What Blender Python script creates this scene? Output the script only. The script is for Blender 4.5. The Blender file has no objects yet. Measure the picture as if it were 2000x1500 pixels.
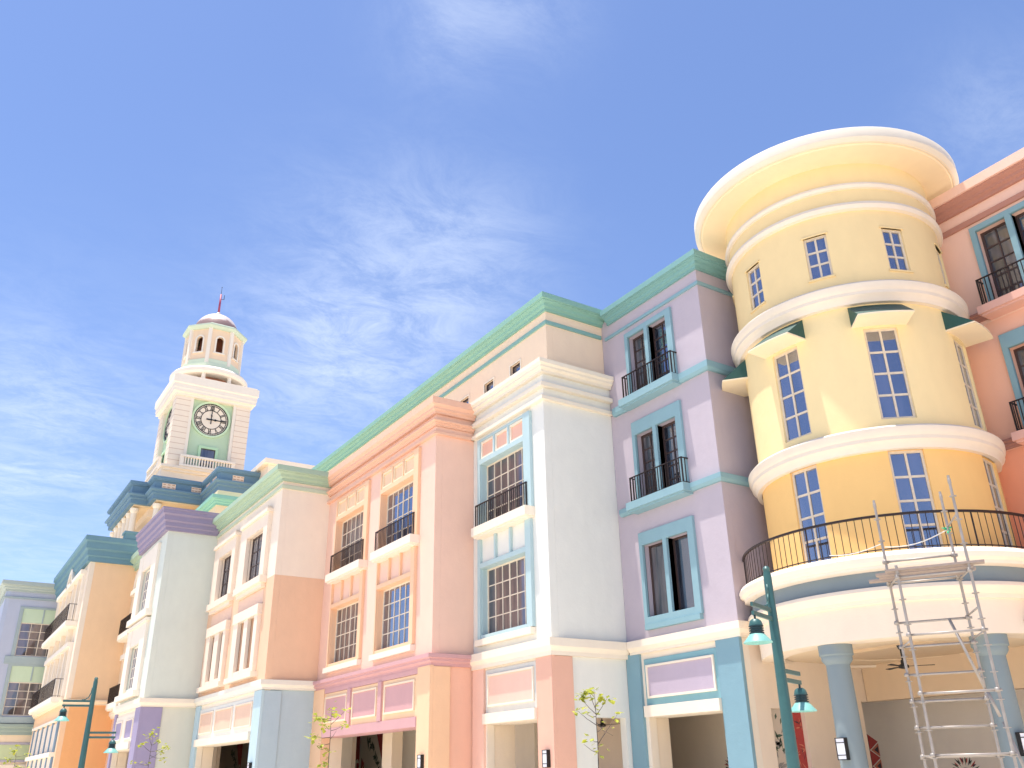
import bpy, math, random
from math import sin, cos, pi, radians, sqrt, atan2
from mathutils import Vector, Matrix
random.seed(7)
SC = bpy.context.scene
COL = SC.collection

# ---------------------------------------------------------------- camera
cam_d = bpy.data.cameras.new('camera'); cam = bpy.data.objects.new('camera', cam_d); COL.objects.link(cam)
_r = Vector((0.5397740687214153, 0.8416254864794557, -0.017620875237862564))
_u = Vector((0.35471586953305495, -0.20841323046571392, 0.9114497118701909))
_f = Vector((-0.7634268836223529, 0.4982273234930665, 0.41103397364159294))
m3 = Matrix((_r, _u, -_f)).transposed()
cam.matrix_world = Matrix.Translation((0, 0, 1.6)) @ m3.to_4x4()
cam_d.sensor_width = 36; cam_d.lens = 1694.19 / 2000 * 36
cam_d.clip_start = 0.1; cam_d.clip_end = 5000
SC.camera = cam

# ---------------------------------------------------------------- light
to_sun = Vector((-0.065, -0.152, 1.0)).normalized()
elev = math.asin(to_sun.z); azim = atan2(to_sun.x, to_sun.y)
sun_d = bpy.data.lights.new('sun', 'SUN'); sun_d.energy = 4.3; sun_d.angle = radians(0.53); sun_d.color = (1, 0.955, 0.89)
sun = bpy.data.objects.new('sun', sun_d); COL.objects.link(sun)
sun.rotation_euler = to_sun.to_track_quat('Z', 'Y').to_euler(); sun.location = (0, 0, 60)

W = bpy.data.worlds.new('World'); SC.world = W; W.use_nodes = True
nt = W.node_tree; N = nt.nodes; Lk = nt.links
for n in list(N): N.remove(n)
wout = N.new('ShaderNodeOutputWorld'); bg = N.new('ShaderNodeBackground'); Lk.new(bg.outputs[0], wout.inputs[0])
sky = N.new('ShaderNodeTexSky'); sky.sky_type = 'NISHITA'; sky.sun_disc = False
sky.sun_elevation = elev; sky.sun_rotation = azim; sky.air_density = 1.0; sky.dust_density = 0.4; sky.ozone_density = 1.6
bg.inputs['Strength'].default_value = 0.15
tc = N.new('ShaderNodeTexCoord')
def wmath(op, a, b=None, clamp=False):
    n = N.new('ShaderNodeMath'); n.operation = op; n.use_clamp = clamp
    for i, v in enumerate((a, b)):
        if v is None: continue
        if isinstance(v, (int, float)): n.inputs[i].default_value = v
        else: Lk.new(v, n.inputs[i])
    return n.outputs[0]
sep = N.new('ShaderNodeSeparateXYZ'); Lk.new(tc.outputs['Generated'], sep.inputs[0])
zc = wmath('MAXIMUM', sep.outputs[2], 0.04)
comb = N.new('ShaderNodeCombineXYZ')
Lk.new(wmath('DIVIDE', sep.outputs[0], zc), comb.inputs[0]); Lk.new(wmath('DIVIDE', sep.outputs[1], zc), comb.inputs[1])
mp = N.new('ShaderNodeMapping'); Lk.new(comb.outputs[0], mp.inputs[0])
mp.inputs['Rotation'].default_value = (0, 0, radians(35)); mp.inputs['Scale'].default_value = (2.6, 1.9, 1)
n1 = N.new('ShaderNodeTexNoise'); Lk.new(mp.outputs[0], n1.inputs['Vector'])
n1.inputs['Scale'].default_value = 2.6; n1.inputs['Detail'].default_value = 13; n1.inputs['Roughness'].default_value = 0.74; n1.inputs['Distortion'].default_value = 0.5
n2 = N.new('ShaderNodeTexNoise'); Lk.new(mp.outputs[0], n2.inputs['Vector'])
n2.inputs['Scale'].default_value = 0.7; n2.inputs['Detail'].default_value = 4
def blob(d, k, gain):     # a patch of thin cloud round one compass direction
    dp = N.new('ShaderNodeVectorMath'); dp.operation = 'DOT_PRODUCT'
    Lk.new(tc.outputs['Generated'], dp.inputs[0]); dp.inputs[1].default_value = Vector(d).normalized()
    return wmath('MULTIPLY', wmath('EXPONENT', wmath('MULTIPLY', wmath('SUBTRACT', dp.outputs['Value'], 1.0), k)), gain)
blobs = [((-0.812, 0.324, 0.485), 120, 0.30), ((-0.764, 0.396, 0.51), 150, 0.30), ((-0.865, 0.29, 0.409), 170, 0.26), ((-0.943, 0.036, 0.33), 150, 0.26),
         ((-0.964, 0.096, 0.248), 60, 0.19), ((-0.595, 0.32, 0.738), 500, 0.42), ((-0.543, 0.396, 0.741), 600, 0.26), ((-0.699, 0.433, 0.569), 300, 0.08), ((-0.295, 0.768, 0.568), 400, 0.22)]
tot = None
for b_ in blobs:
    o_ = blob(*b_); tot = o_ if tot is None else wmath('ADD', tot, o_)
mr = N.new('ShaderNodeMapRange'); Lk.new(n1.outputs['Fac'], mr.inputs['Value'])
mr.inputs['From Min'].default_value = 0.30; mr.inputs['From Max'].default_value = 0.72; mr.interpolation_type = 'SMOOTHSTEP'
mr2 = N.new('ShaderNodeMapRange'); Lk.new(n2.outputs['Fac'], mr2.inputs['Value'])
mr2.inputs['From Min'].default_value = 0.3; mr2.inputs['From Max'].default_value = 0.7
cl = wmath('MULTIPLY', wmath('MULTIPLY', wmath('ADD', wmath('MULTIPLY', mr.outputs[0], 0.85), 0.18), tot), wmath('ADD', wmath('MULTIPLY', mr2.outputs[0], 0.7), 0.5), True)
tint = N.new('ShaderNodeMix'); tint.data_type = 'RGBA'; tint.blend_type = 'MULTIPLY'; tint.inputs['Factor'].default_value = 1
Lk.new(sky.outputs[0], tint.inputs['A']); tint.inputs['B'].default_value = (0.70, 0.715, 0.84, 1)
mixc = N.new('ShaderNodeMix'); mixc.data_type = 'RGBA'
Lk.new(cl, mixc.inputs['Factor']); Lk.new(tint.outputs['Result'], mixc.inputs['A']); mixc.inputs['B'].default_value = (4.2, 4.6, 5.2, 1)
Lk.new(mixc.outputs['Result'], bg.inputs['Color'])

SC.view_settings.view_transform = 'Standard'; SC.view_settings.look = 'None'
SC.view_settings.gamma = 1; SC.view_settings.exposure = 0.80
SC.render.engine = 'CYCLES'

# ---------------------------------------------------------------- materials
def lin(c):
    c = c / 255
    return c / 12.92 if c <= 0.04045 else ((c + 0.055) / 1.055) ** 2.4
KEXP = (0.96, 0.99, 1.10)
def albedo(rgb):
    a = [lin(c) for c in rgb]; y = .25 * a[0] + .6 * a[1] + .15 * a[2]; a = [(.83 * c + .17 * y) / k for c, k in zip(a, KEXP)]; m = max(a)
    if m > 0.86: a = [x * 0.86 / m for x in a]
    return tuple(max(0.01, x) for x in a)
_m = {}
def newmat(name):
    m = bpy.data.materials.new(name); m.use_nodes = True
    nt = m.node_tree
    return m, nt, nt.nodes['Principled BSDF']
def plaster(rgb, rough=0.82, name='painted plaster', bump=1.0):
    key = (rgb, rough, bump)
    if key in _m: return _m[key]
    m, nt, b = newmat(name); n = nt.nodes; l = nt.links
    a = albedo(rgb)
    t = n.new('ShaderNodeTexCoord')
    big = n.new('ShaderNodeTexNoise'); big.inputs['Scale'].default_value = 0.55; big.inputs['Detail'].default_value = 5; big.inputs['Roughness'].default_value = 0.6
    l.new(t.outputs['Object'], big.inputs['Vector'])
    mp = n.new('ShaderNodeMapping'); mp.inputs['Scale'].default_value = (1.6, 1.6, 0.7); l.new(t.outputs['Object'], mp.inputs[0])
    st = n.new('ShaderNodeTexNoise'); st.inputs['Scale'].default_value = 1.6; st.inputs['Detail'].default_value = 3; l.new(mp.outputs[0], st.inputs['Vector'])
    ad = n.new('ShaderNodeMath'); ad.operation = 'ADD'; l.new(big.outputs['Fac'], ad.inputs[0]); l.new(st.outputs['Fac'], ad.inputs[1])
    r = n.new('ShaderNodeMapRange'); l.new(ad.outputs[0], r.inputs['Value'])
    r.inputs['From Min'].default_value = 0.7; r.inputs['From Max'].default_value = 1.3
    mx = n.new('ShaderNodeMix'); mx.data_type = 'RGBA'; l.new(r.outputs[0], mx.inputs['Factor'])
    mx.inputs['A'].default_value = (a[0] * .965, a[1] * .965, a[2] * .968, 1)
    mx.inputs['B'].default_value = (min(.87, a[0] * 1.02), min(.87, a[1] * 1.02), min(.87, a[2] * 1.02), 1)
    l.new(mx.outputs['Result'], b.inputs['Base Color'])
    b.inputs['Roughness'].default_value = rough; b.inputs['Specular IOR Level'].default_value = 0.25
    un = n.new('ShaderNodeTexNoise'); un.inputs['Scale'].default_value = 1.7; un.inputs['Detail'].default_value = 6; un.inputs['Roughness'].default_value = 0.62
    l.new(t.outputs['Object'], un.inputs['Vector'])
    fn = n.new('ShaderNodeTexNoise'); fn.inputs['Scale'].default_value = 38; fn.inputs['Detail'].default_value = 3; l.new(t.outputs['Object'], fn.inputs['Vector'])
    b1 = n.new('ShaderNodeBump'); b1.inputs['Strength'].default_value = 0.55 * bump; b1.inputs['Distance'].default_value = 0.03; l.new(un.outputs['Fac'], b1.inputs['Height'])
    bv = n.new('ShaderNodeBevel'); bv.samples = 4; bv.inputs['Radius'].default_value = 0.018; l.new(bv.outputs[0], b1.inputs['Normal'])
    b2 = n.new('ShaderNodeBump'); b2.inputs['Strength'].default_value = 0.22 * bump; b2.inputs['Distance'].default_value = 0.006; l.new(fn.outputs['Fac'], b2.inputs['Height'])
    l.new(b1.outputs[0], b2.inputs['Normal']); l.new(b2.outputs[0], b.inputs['Normal'])
    _m[key] = m
    return m
def smooth_paint(m):
    for k, v in list(_m.items()):
        if v is m and isinstance(k[0], tuple) and len(k) == 3: return plaster(k[0], k[1], bump=0.12)
    return m
def paint(rgb, rough=0.45, metal=0.0, name='paint', raw=False):
    key = (rgb, rough, metal, raw)
    if key in _m: return _m[key]
    m, nt, b = newmat(name); n = nt.nodes; l = nt.links
    a = tuple(rgb) if raw else albedo(rgb)
    t = n.new('ShaderNodeTexCoord'); big = n.new('ShaderNodeTexNoise'); big.inputs['Scale'].default_value = 9; big.inputs['Detail'].default_value = 4
    l.new(t.outputs['Object'], big.inputs['Vector'])
    mx = n.new('ShaderNodeMix'); mx.data_type = 'RGBA'; l.new(big.outputs['Fac'], mx.inputs['Factor'])
    mx.inputs['A'].default_value = (a[0] * .8, a[1] * .8, a[2] * .8, 1); mx.inputs['B'].default_value = (min(.9, a[0] * 1.15), min(.9, a[1] * 1.15), min(.9, a[2] * 1.15), 1)
    l.new(mx.outputs['Result'], b.inputs['Base Color'])
    b.inputs['Roughness'].default_value = rough; b.inputs['Metallic'].default_value = metal
    _m[key] = m
    return m
def glassy(name, dark, refl, tintc=(0.75, 0.82, 1.0), scale=1.1):
    if name in _m: return _m[name]
    m, nt, b = newmat(name); n = nt.nodes; l = nt.links
    t = n.new('ShaderNodeTexCoord')
    mp = n.new('ShaderNodeMapping'); mp.inputs['Scale'].default_value = (scale, scale, 0.16); l.new(t.outputs['Object'], mp.inputs[0])
    no = n.new('ShaderNodeTexNoise'); no.inputs['Scale'].default_value = 2.4; no.inputs['Detail'].default_value = 2; l.new(mp.outputs[0], no.inputs['Vector'])
    cr = n.new('ShaderNodeValToRGB'); l.new(no.outputs['Fac'], cr.inputs[0])
    cr.color_ramp.elements[0].position = 0.42; cr.color_ramp.elements[0].color = (dark[0] * .45, dark[1] * .45, dark[2] * .45, 1)
    cr.color_ramp.elements[1].position = 0.6; cr.color_ramp.elements[1].color = (dark[0] * 1.5, dark[1] * 1.5, dark[2] * 1.5, 1)
    l.new(cr.outputs[0], b.inputs['Base Color']); b.inputs['Roughness'].default_value = 0.5
    g = n.new('ShaderNodeBsdfGlossy'); g.inputs['Roughness'].default_value = 0.03; g.inputs['Color'].default_value = (*tintc, 1)
    wn = n.new('ShaderNodeTexNoise'); wn.inputs['Scale'].default_value = 1.3; l.new(t.outputs['Object'], wn.inputs['Vector'])
    bp = n.new('ShaderNodeBump'); bp.inputs['Strength'].default_value = 0.12; bp.inputs['Distance'].default_value = 0.02; l.new(wn.outputs['Fac'], bp.inputs['Height'])
    l.new(bp.outputs[0], g.inputs['Normal'])
    fr = n.new('ShaderNodeFresnel'); fr.inputs['IOR'].default_value = 1.5
    ad = n.new('ShaderNodeMath'); ad.operation = 'ADD'; ad.use_clamp = True; l.new(fr.outputs[0], ad.inputs[0]); ad.inputs[1].default_value = refl
    mix = n.new('ShaderNodeMixShader'); l.new(ad.outputs[0], mix.inputs[0]); l.new(b.outputs[0], mix.inputs[1]); l.new(g.outputs[0], mix.inputs[2])
    l.new(mix.outputs[0], n['Material Output'].inputs[0])
    _m[name] = m
    return m
GL_BROWN = glassy('window glass brown', (0.10, 0.065, 0.05), 0.10)
GL_BLUE = glassy('window glass blue', (0.03, 0.033, 0.05), 0.26, (0.72, 0.78, 0.95))
GL_TOWER = glassy('window glass tower', (0.035, 0.035, 0.05), 0.30, (0.74, 0.78, 0.92))
GL_GREY = glassy('window glass grey', (0.085, 0.075, 0.072), 0.09)
GL_PALE = glassy('window glass pale', (0.20, 0.17, 0.18), 0.06)
IRON = paint((0.035, 0.022, 0.018), 0.4, 0.4, 'dark bronze railing paint', True)
FRAMEB = paint((0.075, 0.045, 0.038), 0.45, 0.2, 'dark brown window frame', True)
CREAMF = paint((232, 214, 196), 0.5, 0, 'cream window frame')
STEEL = paint((0.38, 0.335, 0.29), 0.45, 0.25, 'galvanised scaffold tube', True)
WOOD = paint((0.33, 0.26, 0.215), 0.8, 0, 'scaffold plank', True)
LAMPG = paint((0.042, 0.118, 0.108), 0.42, 0.1, 'teal lamp post paint', True)
LAMPD = paint((0.012, 0.04, 0.045), 0.4, 0.1, 'dark teal lamp rings', True)
LAMPS = paint((0.20, 0.45, 0.39), 0.45, 0.0, 'mint lamp shade paint', True)
DARK = paint((0.008, 0.007, 0.007), 0.5, 0, 'black metal', True)
FROST = paint((0.82, 0.82, 0.88), 0.5, 0, 'frosted sconce glass', True)

# ---------------------------------------------------------------- mesh helpers
def root_loc(o):
    while o.parent: o = o.parent
    return o.location
class MB:
    def __init__(s): s.v = []; s.f = []; s.sm = []
    def quadbox(s, P):     # 8 points, bottom ring 0-3, top ring 4-7
        i = len(s.v); s.v += [tuple(p) for p in P]
        for q in ((0, 3, 2, 1), (4, 5, 6, 7), (0, 1, 5, 4), (1, 2, 6, 5), (2, 3, 7, 6), (3, 0, 4, 7)):
            s.f.append([i + k for k in q]); s.sm.append(False)
    def box(s, x0, x1, y0, y1, z0, z1):
        x0, x1 = sorted((x0, x1)); y0, y1 = sorted((y0, y1)); z0, z1 = sorted((z0, z1))
        s.quadbox([(x0, y0, z0), (x1, y0, z0), (x1, y1, z0), (x0, y1, z0), (x0, y0, z1), (x1, y0, z1), (x1, y1, z1), (x0, y1, z1)])
        return s
    def tube(s, a, b, r0, r1=None, n=10, caps=True):
        r1 = r0 if r1 is None else r1
        a = Vector(a); b = Vector(b); d = (b - a).normalized()
        u = d.orthogonal().normalized(); w = d.cross(u)
        i = len(s.v)
        for P, r in ((a, r0), (b, r1)):
            for k in range(n):
                t = 2 * pi * k / n; s.v.append(tuple(P + u * cos(t) * r + w * sin(t) * r))
        for k in range(n):
            k2 = (k + 1) % n; s.f.append([i + k, i + k2, i + n + k2, i + n + k]); s.sm.append(True)
        if caps:
            s.f.append([i + k for k in reversed(range(n))]); s.f.append([i + n + k for k in range(n)]); s.sm += [False, False]
        return s
    def lathe(s, cx, cy, prof, n=48, t0=0, t1=360, smooth=True, close=False):
        # prof: list of (r, z). theta measured from -Y towards +X
        full = abs(t1 - t0) >= 359.9; m = n if full else n + 1
        i = len(s.v)
        for k in range(m):
            t = radians(t0 + (t1 - t0) * k / n)
            for r, z in prof: s.v.append((cx + r * sin(t), cy - r * cos(t), z))
        L = len(prof)
        for k in range(n):
            k2 = (k + 1) % m
            rng = range(L) if close else range(L - 1)
            for j in rng:
                j2 = (j + 1) % L
                s.f.append([i + k * L + j, i + k2 * L + j, i + k2 * L + j2, i + k * L + j2]); s.sm.append(smooth)
        return s
    def grid(s, us, zs, solid, fn, d0, d1):
        # slab with openings. solid(i,j)->bool; fn(u,z,d)->xyz
        V = {}
        def vid(i, j, k):
            if (i, j, k) not in V:
                V[(i, j, k)] = len(s.v); s.v.append(tuple(fn(us[i], zs[j], (d0, d1)[k])))
            return V[(i, j, k)]
        nu, nz = len(us) - 1, len(zs) - 1
        S = [[solid(i, j) for j in range(nz)] for i in range(nu)]
        for i in range(nu):
            for j in range(nz):
                if not S[i][j]: continue
                s.f.append([vid(i, j, 0), vid(i + 1, j, 0), vid(i + 1, j + 1, 0), vid(i, j + 1, 0)])
                s.f.append([vid(i, j, 1), vid(i, j + 1, 1), vid(i + 1, j + 1, 1), vid(i + 1, j, 1)])
                if i == 0 or not S[i - 1][j]: s.f.append([vid(i, j, 0), vid(i, j + 1, 0), vid(i, j + 1, 1), vid(i, j, 1)])
                if i == nu - 1 or not S[i + 1][j]: s.f.append([vid(i + 1, j, 0), vid(i + 1, j, 1), vid(i + 1, j + 1, 1), vid(i + 1, j + 1, 0)])
                if j == 0 or not S[i][j - 1]: s.f.append([vid(i, j, 0), vid(i, j, 1), vid(i + 1, j, 1), vid(i + 1, j, 0)])
                if j == nz - 1 or not S[i][j + 1]: s.f.append([vid(i, j + 1, 0), vid(i + 1, j + 1, 0), vid(i + 1, j + 1, 1), vid(i, j + 1, 1)])
        s.sm += [False] * (len(s.f) - len(s.sm))
        return s
    def each(s, name, mat, parent=None):
        # one object per connected piece
        par = list(range(len(s.v)))
        def find(a):
            while par[a] != a: par[a] = par[par[a]]; a = par[a]
            return a
        for f in s.f:
            for q in f[1:]: par[find(q)] = find(f[0])
        groups = {}
        for f, sm in zip(s.f, s.sm): groups.setdefault(find(f[0]), []).append((f, sm))
        for fs in groups.values():
            mb = MB(); ix = {}
            for f, sm in fs:
                for q in f:
                    if q not in ix: ix[q] = len(mb.v); mb.v.append(s.v[q])
                mb.f.append([ix[q] for q in f]); mb.sm.append(sm)
            mb.build(name, mat, parent)
    def build(s, name, mat, parent=None, smooth_angle=True):
        org = root_loc(parent) if parent else Vector((0, 0, 0))
        me = bpy.data.meshes.new(name)
        me.from_pydata([(x - org.x, y - org.y, z - org.z) for x, y, z in s.v], [], s.f)
        me.polygons.foreach_set('use_smooth', s.sm[:len(me.polygons)] if len(s.sm) >= len(me.polygons) else [False] * len(me.polygons))
        me.materials.append(mat); me.update()
        import bmesh
        bm = bmesh.new(); bm.from_mesh(me); bmesh.ops.recalc_face_normals(bm, faces=bm.faces)
        for e in bm.edges:
            if len(e.link_faces) == 2 and e.calc_face_angle(0) > radians(35): e.smooth = False
        bm.to_mesh(me); bm.free()
        o = bpy.data.objects.new(name, me); COL.objects.link(o)
        if parent: o.parent = parent
        return o
def thing(name, label, cat, loc, group=None):
    o = bpy.data.objects.new(name, None); COL.objects.link(o); o.location = loc; o.empty_display_size = 0.5
    o['label'] = label; o['category'] = cat
    if group: o['group'] = group
    return o
def tag(o, label, cat, group=None):
    o['label'] = label; o['category'] = cat
    if group: o['group'] = group
    return o
def struct(o): o['kind'] = 'structure'; return o
def copy_tree(o, parent=None):
    c = o.copy(); COL.objects.link(c)
    if parent: c.parent = parent
    for ch in list(o.children): copy_tree(ch, c)
    return c

class Face:
    """A wall plane: u along the wall, d depth into the wall (negative = standing proud)."""
    def __init__(s, kind, c, name=''):
        s.k = kind; s.c = c
    def p(s, u, z, d):
        if s.k == 'F': return (u, s.c + d, z)       # faces -Y
        if s.k == 'S': return (s.c - d, u, z)       # faces +X
    def box(s, mb, u0, u1, z0, z1, d0, d1):
        a = s.p(u0, z0, d0); b = s.p(u1, z1, d1)
        mb.box(a[0], b[0], a[1], b[1], a[2], b[2]); return mb
class Curve:
    """Wall on a cylinder: u in degrees."""
    def __init__(s, cx, cy, r): s.cx, s.cy, s.r = cx, cy, r
    def p(s, u, z, d):
        t = radians(u); r = s.r - d
        return (s.cx + r * sin(t), s.cy - r * cos(t), z)

def wall(face, u0, u1, z0, z1, holes, mat, parent, name='wall', th=0.3, step=None):
    us = {u0, u1}; zs = {z0, z1}
    for a, b, c, d in holes:
        for q in (a, b):
            if u0 <= q <= u1: us.add(q)
        for q in (c, d):
            if z0 <= q <= z1: zs.add(q)
    if step:
        k = u0
        while k < u1: us.add(round(k, 3)); k += step
    us = sorted(us); zs = sorted(zs)
    # drop near duplicates
    us = [u for i, u in enumerate(us) if i == 0 or u - us[i - 1] > 1e-4]
    def solid(i, j):
        um = (us[i] + us[i + 1]) / 2; zm = (zs[j] + zs[j + 1]) / 2
        return not any(a < um < b and c < zm < d for a, b, c, d in holes)
    mb = MB(); mb.grid(us, zs, solid, face.p, 0, th)
    if step: mb.sm = [True] * len(mb.f)
    return mb.build(name, mat, parent)

def course(path, prof, mat, parent, name='cornice'):
    """Sweep a moulding profile [(proj, z)...] along an XY path; outward is to the right of travel."""
    n = len(path); rows = []
    for i in range(n):
        p = Vector(path[i])
        if i == 0: d = (Vector(path[1]) - p).normalized(); m = Vector((d.y, -d.x))
        elif i == n - 1: d = (p - Vector(path[i - 1])).normalized(); m = Vector((d.y, -d.x))
        else:
            d1 = (p - Vector(path[i - 1])).normalized(); d2 = (Vector(path[i + 1]) - p).normalized()
            n1 = Vector((d1.y, -d1.x)); n2 = Vector((d2.y, -d2.x)); m = (n1 + n2) / (1 + n1.dot(n2))
        rows.append([(p.x + m.x * q, p.y + m.y * q, z) for q, z in prof])
    mb = MB(); L = len(prof)
    for r in rows: mb.v += r
    for i in range(n - 1):
        for j in range(L):
            j2 = (j + 1) % L
            mb.f.append([i * L + j, (i + 1) * L + j, (i + 1) * L + j2, i * L + j2]); mb.sm.append(False)
    mb.f.append(list(range(L))); mb.f.append([(n - 1) * L + j for j in reversed(range(L))]); mb.sm += [False, False]
    return mb.build(name, smooth_paint(mat), parent)
def P_simple(p, z0, z1): return [(-0.04, z0), (p, z0), (p, z1), (-0.04, z1)]
def P_string(z0=5.18, z1=5.58): return [(-0.04, z0), (.118, z0), (.118, z0 + .08), (.17, z0 + .13), (.24, z0 + .20), (.24, z1), (-0.04, z1)]
def P_corn(z0, z1, p):
    h = z1 - z0
    return [(-0.04, z0), (p * .22, z0), (p * .22, z0 + h * .18), (p * .45, z0 + h * .26), (p * .5, z0 + h * .44), (p * .82, z0 + h * .52), (p * .82, z0 + h * .58), (p, z0 + h * .6), (p, z1), (-0.04, z1)]
def P_step(z0, z1, p):
    h = z1 - z0
    return [(-0.04, z0), (p * .35, z0), (p * .35, z0 + h * .28), (p * .62, z0 + h * .4), (p * .62, z0 + h * .62), (p, z0 + h * .74), (p, z1), (-0.04, z1)]

# ---------------------------------------------------------------- facade pieces
def win(face, u0, u1, z0, z1, d, nx, nz, parent, fmat=None, glass=None, fw=0.06, mw=0.035, dep=0.06, xs=None, zsplit=None, center=0):
    """One window: frame with glazing bars (mesh) and its glass as a child."""
    fmat = fmat or CREAMF; glass = glass or GL_BROWN
    mb = MB()
    B = lambda a, b, c, e, q0, q1: face.box(mb, a, b, c, e, q0, q1)
    B(u0, u1, z1 - fw, z1, d, d + dep); B(u0, u1, z0, z0 + fw, d, d + dep)
    B(u0, u0 + fw, z0 + fw, z1 - fw, d, d + dep); B(u1 - fw, u1, z0 + fw, z1 - fw, d, d + dep)
    iu0, iu1, iz0, iz1 = u0 + fw, u1 - fw, z0 + fw, z1 - fw
    us = xs or [iu0 + (iu1 - iu0) * k / nx for k in range(1, nx)]
    zz = zsplit or [iz0 + (iz1 - iz0) * k / nz for k in range(1, nz)]
    e = 0.006
    for k, u in enumerate(us):
        w = mw * (1.7 if center and (k + 1) in center else 1) if center else mw
        B(u - w / 2, u + w / 2, iz0, iz1, d + e, d + dep - e)
    for z in zz: B(iu0, iu1, z - mw / 2, z + mw / 2, d + 2 * e, d + dep - 2 * e)
    o = mb.build('window', fmat, parent)
    g = MB(); face.box(g, u0 + .01, u1 - .01, z0 + .01, z1 - .01, d + dep * .55, d + dep * .55 + 0.03)
    # slight random tilt of the pane so reflections differ from window to window
    g.build('window_glass', glass, o)
    return o
def railing(face, u0, u1, z0, z1, dfront, parent, gap=0.13, sides=True, dback=0.0, mat=None):
    mb = MB(); r = 0.012
    d = dfront
    face.box(mb, u0 - .02, u1 + .02, z1 - .035, z1, d - .022, d + .022)
    face.box(mb, u0, u1, z0 + .06, z0 + .085, d - .012, d + .012)
    nb = max(2, int((u1 - u0) / gap))
    for k in range(nb + 1):
        u = u0 + (u1 - u0) * k / nb; rr = r * (1.7 if k in (0, nb) else 1)
        face.box(mb, u - rr, u + rr, z0 - .01, z1 - .03, d - rr, d + rr)
    if sides:
        for u in (u0, u1):
            face.box(mb, u - .02, u + .02, z1 - .035, z1 - .001, d + .022, dback)
            face.box(mb, u - .011, u + .011, z0 + .06, z0 + .085, d + .013, dback)
            ns = max(1, int(abs(dback - d) / gap))
            for k in range(1, ns):
                dd = d + (dback - d) * k / ns
                face.box(mb, u - r, u + r, z0 - .01, z1 - .03, dd - r, dd + r)
    return mb.build('railing', mat or IRON, parent)
def slab(face, u0, u1, z0, z1, proj, mat, parent, name='balcony', lip=True):
    mb = MB()
    face.box(mb, u0, u1, z0 + (0.07 if lip else 0), z1, -proj, 0.05)
    if lip: face.box(mb, u0 + .06, u1 - .06, z0, z0 + .07, -proj + .07, 0.05)
    return mb.build(name, mat, parent)
def panel(face, u0, u1, z0, z1, parent, inner, rim, d=-0.01, rimw=0.06, name='panel', rd=0.045):
    mb = MB(); face.box(mb, u0 + rimw, u1 - rimw, z0 + rimw, z1 - rimw, d, 0.04)
    o = mb.build(name, inner, parent)
    if rim:
        mb = MB(); q = d - rd
        face.box(mb, u0, u1, z1 - rimw, z1, q, 0.03); face.box(mb, u0, u1, z0, z0 + rimw, q, 0.03)
        face.box(mb, u0, u0 + rimw, z0 + rimw, z1 - rimw, q, 0.03); face.box(mb, u1 - rimw, u1, z0 + rimw, z1 - rimw, q, 0.03)
        mb.build('panel_frame', rim, o)
    return o

def tall_bay(face, ul, ur, parent, trim, panelc, slabm, tx=None, glass_top=None, glass_low=None, postL=0.16, postR=0.42, balcony=True, zz=None, nx=6, frame=None):
    """Two-storey bay: transom panels, upper window with balcony, spandrel, lower window, sill. Returns wall holes."""
    rim = tx
    pr = 0.11
    mb = MB()
    B = lambda a, b, c, e, q0=-pr, q1=0.02: face.box(mb, a, b, c, e, q0, q1)
    # upper surround
    B(ul - postL, ul, 9.97, 13.72); B(ur, ur + postR, 9.97, 13.72, -pr - .01)
    B(ul, ur, 12.68, 12.88); B(ul, ur, 13.62, 13.72, -pr + .02)
    w = (ur - ul)
    for k in (1, 2): B(ul + w * k / 3 - .05, ul + w * k / 3 + .05, 12.88, 13.62, -pr + .01)
    for c_, e_ in ((10.16, 12.68), (6.2, 8.62)):      # painted reveals
        B(ul, ul + .014, c_, e_, -.02, .24); B(ur - .014, ur, c_, e_, -.02, .24); B(ul + .014, ur - .014, e_ - .014, e_, -.02, .24)
    mb.build('window_surround', smooth_paint(trim), parent)
    for k in range(3):
        a = ul + w * k / 3 + (.05 if k else 0); b = ul + w * (k + 1) / 3 - (.05 if k < 2 else 0)
        panel(face, a + .01, b - .01, 12.89, 13.61, parent, panelc, rim, d=-.012, rimw=.085, rd=.05)
    mb = MB()
    B(ul - postL, ul, 6.07, 9.72); B(ur, ur + postR * .75, 6.07, 9.72, -pr - .02)
    B(ul, ur, 8.62, 8.80); B(ul, ur, 6.07, 6.2, -pr + .03, .3)
    for k in (1, 2): B(ul + w * k / 3 - .05, ul + w * k / 3 + .05, 8.80, 9.72, -pr + .01)
    mb.build('window_surround', trim, parent)
    mb = MB(); face.box(mb, ul + .003, ur - .003, 8.803, 9.72, 0.006, 0.02); mb.build('spandrel_panel', panelc, parent)
    win(face, ul + .015, ur - .015, 10.17, 12.665, .20, nx, 4, parent, fmat=frame, glass=glass_top or GL_BROWN, center=(nx // 2,))
    win(face, ul + .015, ur - .015, 6.2, 8.605, .20, nx, 4, parent, fmat=frame, glass=glass_low or GL_BROWN, center=(nx // 2,))
    if balcony:
        s = slab(face, ul - .13, ur + .48, 9.72, 10.12, .42, slabm, parent)
        railing(face, ul - .22, ur + .2, 10.12, 11.07, -.16, s, sides=True, dback=-.02)
    mb = MB(); face.box(mb, ul - .25, ur + .33, 5.83, 6.05, -.2, .02); mb.build('window_sill', slabm, parent)
    return [(ul, ur, 10.16, 12.68), (ul, ur, 6.2, 8.62)]

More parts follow.
